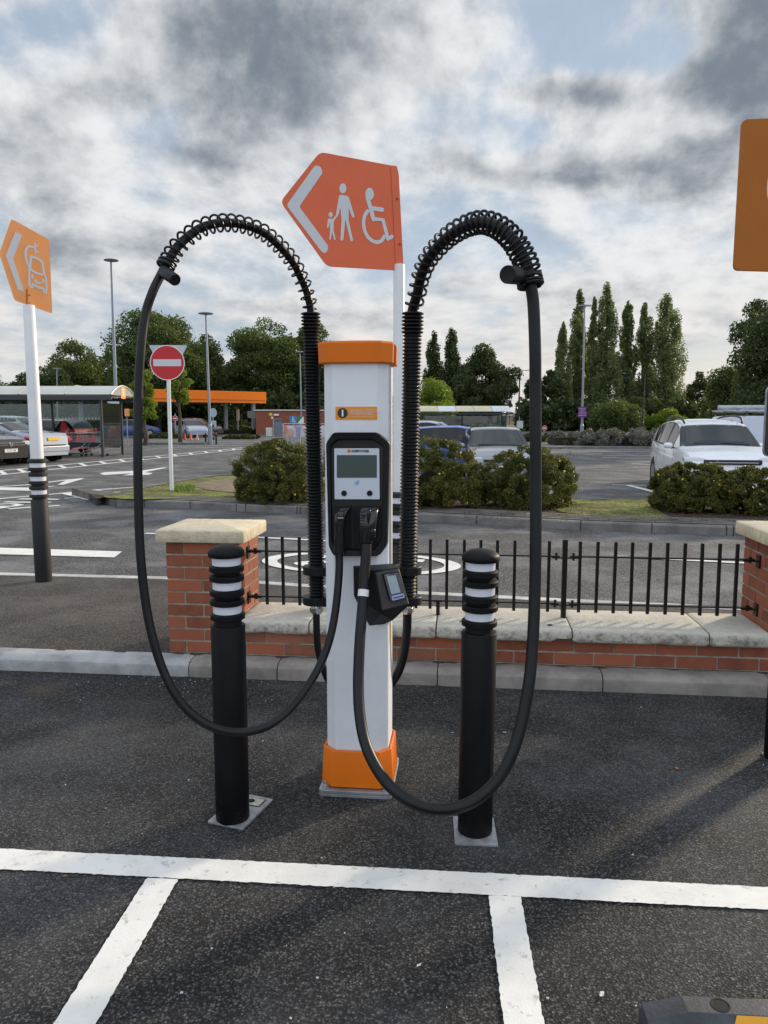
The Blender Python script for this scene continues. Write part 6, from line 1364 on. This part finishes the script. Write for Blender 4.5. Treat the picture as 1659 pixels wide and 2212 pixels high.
# information plates on posts
def post_sign(label, bx, Y, top, shape, cx, cy, wpx, hpx, mat, txt=None, pole=True, face=None, group=None, cat='sign', r=.03):
    b = at(bx, HZN, Y); t = thing('post_sign', label, cat, (b.x, Y, 0), 0, group); k = Y / FOC; zc_ = at(cx, cy, Y).z; dx = at(cx, cy, Y).x - b.x; g = MB(); g.tube([(0, 0, 0), (0, 0, at(bx, top, Y).z)], r, 8); obj('pole', g, POSTG, t)
    if shape == 'disc': q = ellipse((0, 0), wpx * k / 2, hpx * k / 2, 28)
    elif shape == 'tri': q = rounded([(-wpx * k / 2, hpx * k / 2), (wpx * k / 2, hpx * k / 2), (0, -hpx * k / 2)], .06)
    else: q = rrect(-wpx * k / 2, -hpx * k / 2, wpx * k / 2, hpx * k / 2, min(wpx, hpx) * k * .16)
    g = MB(); g.prism([(dx + a, -r - .012, zc_ + b_) for a, b_ in q], [(dx + a, -r - .004, zc_ + b_) for a, b_ in q]); bd = obj('sign_plate', g, mat, t)
    if face:
        g = MB(); g.prism([(dx + a * face[0], -r - .016, zc_ + b_ * face[0] + face[2]) for a, b_ in q], [(dx + a * face[0], -r - .0125, zc_ + b_ * face[0] + face[2]) for a, b_ in q]); obj('sign_face', g, face[1], bd)
    return t, bd, dx, zc_, k
BLU = pm('sign_blue', (.02, .22, .50), .4); GRN = pm('sign_green', (.03, .22, .05), .45)
t, bd, dx, zc_, k = post_sign('small round no entry sign far behind the main one', 691 / 1.0 * .5486 if False else 378 + 12, 60, 893, 'disc', 690 * .5486, 1647 * .5486, 11, 12, WHT, face=(.92, SIGN_R, 0)); g = MB(); g.box((dx, -.05, zc_), (7.5 * k, .004, 2 * k)); obj('white_bar', g, WHT, bd)
t.location.x = at(690 * .5486, HZN, 60).x
for o in t.children: 
    if o.name.startswith('sign_plate'): o.location.x = -dx
t, bd, dx, zc_, k = post_sign('round pale blue keep-direction sign beside the grey lamp post', 460, 47, 882, 'disc', 460.8, 891.5, 15.5, 19.5, pm('pale_sign_back', (.45, .52, .58), .4), face=(.90, pm('pale_blue_sign', (.40, .50, .58), .4), 0)); g = MB(); g.box((dx, -.05, zc_ - 24 * k), (12 * k, .01, 14 * k)); obj('small_plate', g, MATS['pale_sign_back'], t)
g = MB(); 
for z in (.25, .5, .75, 1.0): g.lathe([(.075, z), (.09, z + .03), (.09, z + .13), (.075, z + .16)], (0, 0, 0), 14)
obj('base_sleeve', g, POSTB, t)
post_sign('white rounded sign plate seen from behind on the black lamp post', 1122, 60, 900, 'rect', 1123, 917, 13.5, 16, pm('sign_back_white', (.5, .53, .56), .5))
t, bd, dx, zc_, k = post_sign('far small no entry sign just right of the thick cable', 1176, 60, 919, 'disc', 1176, 924.6, 10.5, 10.5, WHT, face=(.9, SIGN_R, 0))
g = MB(); g.box((dx, -.05, zc_), (7 * k, .004, 2 * k)); obj('white_bar', g, WHT, bd)
post_sign('small triangular give way sign by the kiosk door', 590, 56, 900, 'tri', 588, 904, 8.5, 9.6, SIGN_R, face=(.62, WHT, .02))
t, bd, dx, zc_, k = post_sign('blue disabled parking sign above the pink banner', 634, 50, 899, 'rect', 633.5, 907, 15, 16.5, BLU)
PB = Plane((t.location.x, 49.95, 0), (1, 0), zi)
for nm, pts in (('wheelchair_symbol', [(632.9, 902), (633.4, 905), (634, 907.5)]), ('wheelchair_symbol', [(633.4, 905), (635.6, 905.3)]), ('wheelchair_symbol', [(634, 907.6), (636.2, 908), (637.3, 911)]), ('wheelchair_symbol', [(632.4, 905), (631, 907.8), (631.8, 910.4), (634, 911.2), (635.6, 910)])): PB.stroke(nm, pts, 1.0 * k, -.0, 0, WHT, bd, 3)
PB.poly('wheelchair_symbol', ellipse((632.7, 901.2), .9, 1.0, 12), -.004, .003, WHT, bd)
t, bd, dx, zc_, k = post_sign('green and white parking sign right of the blue one', 651, 51, 899, 'rect', 650, 907.5, 12, 16, WHT)
g = MB(); g.prism([(dx - 6 * k, -.05, zc_ + 8 * k), (dx + 5 * k, -.05, zc_ + 8 * k), (dx - 6 * k, -.05, zc_ - 5 * k)], [(dx - 6 * k, -.046, zc_ + 8 * k), (dx + 5 * k, -.046, zc_ + 8 * k), (dx - 6 * k, -.046, zc_ - 5 * k)]); obj('green_corner', g, GRN, bd)
t, bd, dx, zc_, k = post_sign('white sign plate behind the end of the left shelter', 247, 46, 866, 'rect', 246, 872, 26, 14, pm('sign_plate_white', (.55, .60, .62), .5)); g = MB(); g.box((dx + 9 * k, -.06, zc_ - 29 * k), (7 * k, .02, 19 * k)); obj('purple_panel', g, MATS['purple_sign'], t)
post_sign('small orange sign beyond the end of the left shelter', 274, 44, 884, 'rect', 275, 891, 11, 16, SIGN_O2)
# short black bollards around the grey lamp post
BG = 'short black bollards by the keep-direction sign'
for x, lab in ((443, 'short black bollard with orange top left of the grey lamp post'), (466, 'short black bollard with orange top right of the round pale sign')):
    c = at(x, HZN, 46); t = thing('short_bollard', lab, 'bollard', (c.x, 46, 0), 0, BG); g = MB(); g.lathe([(.055, 0), (.055, .54), (.065, .56), (.065, .60), (.055, .62)], (0, 0, 0), 16); obj('post', g, POSTB, t, smooth=True, angle=40)
    g = MB(); g.lathe([(.055, .62), (.06, .63), (.05, .68), (.01, .70)], (0, 0, 0), 16); obj('cap', g, SIGN_BR, t, smooth=True, angle=40)
# cones
for x, y, col_, lab in ((411, 936, SIGN_O, 'orange traffic cone left of two in front of the silver car'), (425, 937, pm('cone_red_white', (.6, .25, .2), .5), 'faded red and white traffic cone in front of the silver car'), (398, 928, SIGN_R, 'red cone by the petrol pumps')):
    c = at(x, HZN, 55); t = thing('traffic_cone', lab, 'traffic cone', (c.x, 55, 0), 0, 'traffic cones near the petrol pumps'); t.scale = (.55, .55, .55); c = None; g = MB(); g.lathe([(.19, .03), (.05, .85), (.03, .86)], (0, 0, 0), 16); o = obj('cone', g, col_, t, smooth=True, angle=40)
    g = MB(); g.box((0, 0, .015), (.5, .5, .03)); obj('base', g, POSTB, t); g = MB(); g.lathe([(.136, .30), (.098, .55)], (0, 0, 0), 16); obj('white_band', g, WHT, o)
c = gp(385, 960); g = MB(); g.box((c.x, c.y, .06), (3.4, .8, .12)); struct('tree_bed_kerb', g, KERB_D)
# ------------------------------------------------------------------ petrol station
YA_, YB_ = 69., 78.
xa = at(300, HZN, YA_).x; xb = at(574, HZN, YB_).x; dv = Vector((xb - xa, YB_ - YA_, 0)); Lc = dv.length; rz = math.atan2(dv.y, dv.x); z1_ = at(574, 871.5, YB_).z; z2_ = at(574, 847.5, YB_).z
t = thing('petrol_station_canopy', 'long bright orange petrol station canopy on grey columns', 'canopy', (xb, YB_, 0), rz); Lc += 6
FO = pm('canopy_orange', (.95, .21, .008), .4, spec=.3)
g = MB(); g.box((-Lc / 2, 5, (z1_ + z2_) / 2 + .02), (Lc, 10, z2_ - z1_ - .1)); obj('canopy_roof', g, pm('canopy_grey', (.25, .25, .25), .6), t)
g = MB(); hh = z2_ - z1_; g.box((-Lc / 2, -.05, z1_ + hh * .63), (Lc + .1, .12, hh * .76)); obj('fascia', g, FO, t, bevel=.03)
g = MB(); g.box((-Lc / 2, -.02, z1_ + .12), (Lc + .04, .12, (z2_ - z1_) * .22)); obj('lower_fascia', g, FO, t, bevel=.02)
g = MB(); g.box((.03, 5, (z1_ + z2_) / 2 + .05), (.1, 10, (z2_ - z1_) * .9)); obj('side_fascia', g, FO, t, bevel=.02)
for x, y in ((-.8, 1.0), (-1.6, 5.0), (-15.6, 1.0), (-16.6, 5)): g = MB(); g.box((x, y, z1_ / 2 + .05), (.30, .30, z1_ + .1)); obj('column', g, pm('column_grey', (.42, .46, .50), .4), t)
for k_, (x, y) in enumerate(((-15.2, 3), (-17.0, 6))):
    w0 = Vector((xb, YB_, 0)) + Matrix.Rotation(rz, 3, 'Z') @ Vector((x, y, 0)); tp = thing('fuel_pump', ('red and white fuel pump beside the front canopy column', 'white fuel pump behind the first pump')[k_], 'fuel pump', w0, rz, 'fuel pumps'); g = MB(); g.box((0, 0, .8), (.7, .5, 1.6)); obj('cabinet', g, pm('pump_white', (.5, .5, .5), .5), tp, bevel=.04); g = MB(); g.box((0, -.26, 1.45), (.66, .03, .3)); obj('display', g, SIGN_R, tp); g = MB(); g.tube([(.38, -.1, 1.2), (.46, -.2, .8), (.42, -.2, .4), (.38, -.1, 1.0)], .025, 6); obj('hose', g, POSTB, tp)
YK = 74.; xa = at(553, HZN, YK).x; xb = at(725, HZN, YK).x; zt_ = at(560, 887, YK).z; t = thing('brick_kiosk', 'flat roofed red brick kiosk behind the shrub', 'building', ((xa + xb) / 2, YK + 3, 0)); hw = (xb - xa) / 2
g = MB(); g.box((0, 0, zt_ / 2), (2 * hw, 6, zt_)); KB = pm('kiosk_brick', (.27, .085, .05), .85, var=.15, vs_=2); obj('wall', g, KB, t)
g = MB(); g.box((0, -.02, zt_ + .04), (2 * hw + .2, 6.2, .12)); obj('roof', g, pm('coping_white', (.55, .55, .5), .6), t)
dxx = at(601, HZN, YK).x - t.location.x; g = MB(); g.box((dxx, -3.03, .77), (.76, .06, 1.54)); d_ = obj('door', g, pm('door_grey', (.16, .20, .24), .5), t); g = MB(); g.box((dxx + .25, -3.07, .75), (.12, .03, .04)); obj('handle', g, POSTB, d_); g = MB(); g.box((dxx, -3.07, 1.36), (.62, .02, .2)); obj('door_vent', g, pm('vent_dark', (.08, .10, .12), .5), d_)
g = MB(); g.lathe([(.2, 0), (.17, .08), (.05, .1)], (at(585, HZN, YK).x - t.location.x, -3.0, at(585, 896, YK).z), 16, (0, -1, 0)); obj('wall_lamp', g, PLATE_Y, t, smooth=True); g = MB(); g.box((at(597, HZN, YK).x - t.location.x, -3.05, at(597, 896, YK).z), (.5, .1, .16)); obj('wall_lamp', g, WHT, t)
g = MB(); g.box((-hw - .42, -1.2, zt_ - .36), (.84, 3, .66)); obj('side_fascia', g, pm('fascia_grey', (.16, .16, .15), .6), t); g = MB(); g.box((-hw - .86, -1.2, zt_ - .36), (.05, 2.9, .45)); obj('orange_trim', g, SIGN_BR, t)
g = MB(); g.box((-hw - .2, -1.4, (zt_ - .69) / 2), (.16, .16, zt_ - .69)); obj('column', g, MATS['fascia_grey'], t)
c = at(581, HZN, 66); t = thing('white_cabinet', 'white service cabinet in front of the brick kiosk', 'cabinet', (c.x, 66, 0)); g = MB(); g.box((0, 0, .38), (.5, .5, .76)); b_ = obj('cabinet', g, pm('cabinet_white', (.55, .58, .55), .5), t, bevel=.03); g = MB(); g.box((0, -.27, .38), (.42, .03, .66)); obj('door', g, MATS['cabinet_white'], b_)
c = at(513, HZN, 82); t = thing('tall_totem', 'narrow cream totem panel standing beside the light bushes', 'sign', (at(471 + 38, HZN, 78).x, 78, 0)); kx = at(549 if False else 509, HZN, 78).x
t.location.x = at((550 + 855 / 2.212) * .5486, HZN, 78).x; g = MB(); zz0, zz1 = at(500, 909, 78).z, at(500, 884, 78).z; g.box((0, 0, (zz0 + zz1) / 2), (.26, .16, zz1 - zz0)); obj('panel', g, pm('totem_cream', (.50, .44, .36), .5), t); g = MB(); g.box((0, 0, zz0 / 2), (.1, .1, zz0)); obj('leg', g, POSTG, t); g = MB(); g.box((.10, -.09, (zz0 + zz1) / 2), (.05, .02, zz1 - zz0)); obj('orange_stripe', g, SIGN_O2, t)
# banner on guard rail
YN = 47.; xa, xb = at(611, HZN, YN).x, at(722, HZN, YN).x; t = thing('guard_rail', 'tubular steel guard rail behind the shrub by the charging post', 'railing', ((xa + xb) / 2, YN, 0)); hw = (xb - xa) / 2; zr = at(640, 915.5, YN).z
for z in (zr, .45): g = MB(); g.tube([(-hw, 0, z), (hw, 0, z)], .03, 8); obj('rail', g, GALV, t)
for k in range(4): x = -hw + 2 * hw * k / 3; g = MB(); g.tube([(x, 0, 0), (x, 0, zr)], .03, 8); obj('post', g, GALV, t)
xa, xb = at(612, HZN, YN).x, at(720, HZN, YN).x; zt2, zb2 = at(640, 919, YN).z, at(640, 944, YN).z; g = MB(); rows = []
for k in range(25):
    f = k / 24; x = xa + (xb - xa) * f; w_z = .03 * math.sin(f * 17); rows.append([(x, YN - .06 + w_z, zb2), (x, YN - .08 - w_z, (zt2 + zb2) / 2), (x, YN - .06 + w_z, zt2 - .10 * (1 - f) * 0)])
g.grid(rows); bn = obj('banner', g, pm('banner_white', (.62, .56, .60), .5), None, smooth=True, fix=False); meta(bn, 'faded white and pink banner tied to the guard rail', 'banner')
PN = Plane(((xa + xb) / 2, YN - .13, 0), (1, 0), zi)
PN.poly('pink_circle', ellipse((627, 934), 7, 8), 0, .01, pm('banner_pink', (.62, .34, .26), .5), bn); PN.poly('red_edge', [(612.5, 920), (619, 919.5), (621, 928), (615, 944), (613, 944)], .004, .01, pm('banner_red', (.58, .22, .18), .5), bn)
PN.poly('blue_figure', [(636, 919), (641, 922), (647, 922), (652, 919), (648, 928), (648, 943), (640, 943), (640, 928)], 0, .01, pm('banner_blue', (.24, .30, .48), .5), bn)
for x0, x1, y, m_ in ((654, 676, 926, 'banner_red'), (656, 674, 931, 'banner_red'), (660, 676, 936.5, 'banner_blue')): PN.poly('print_line', [(x0, y), (x1, y), (x1, y + 2.4), (x0, y + 2.4)], 0, .01, MATS[m_], bn)
# church and houses on the skyline
YC = 330.; c = at(1114.5, HZN, YC); t = thing('church_spire', 'tiny far church spire beside the black twin lamp post', 'church', (c.x, YC, 0)); k = YC / FOC
g = MB(); z0 = at(1114, 893, YC).z; g.box((0, 0, z0 / 2), (9 * k * .9, 9 * k * .9, z0)); obj('tower', g, pm('spire_brick', (.30, .16, .11), .9), t); g = MB(); g.lathe([(3.2 * k, z0), (.1 * k, at(1114, 872, YC).z)], (0, 0, 0), 8); obj('spire', g, pm('spire_slate', (.25, .25, .26), .8), t)
for x0, x1, lab in ((1082, 1096, 'far house with a pale gabled roof left of the church spire'), (1097, 1110, 'far house with a brownish roof below the church spire')):
    YC = 210.; a, b = at(x0, HZN, YC).x, at(x1, HZN, YC).x; t = thing('far_house', lab, 'house', ((a + b) / 2, YC, 0), 0, 'far houses'); w__ = (b - a) / 2; g = MB(); g.box((0, 0, 1.), (2 * w__, 6, 3.0)); obj('wall', g, pm('far_wall', (.35, .26, .2), .9), t)
    g = MB(); zt_ = at(x0, 895, YC).z; g.prism([(-w__ * 1.05, -3.3, 2.2), (w__ * 1.05, -3.3, 2.2), (0, -3.3, zt_)], [(-w__ * 1.05, 3.3, 2.2), (w__ * 1.05, 3.3, 2.2), (0, 3.3, zt_)]); obj('roof', g, pm('far_roof', (.36, .32, .30), .9), t)
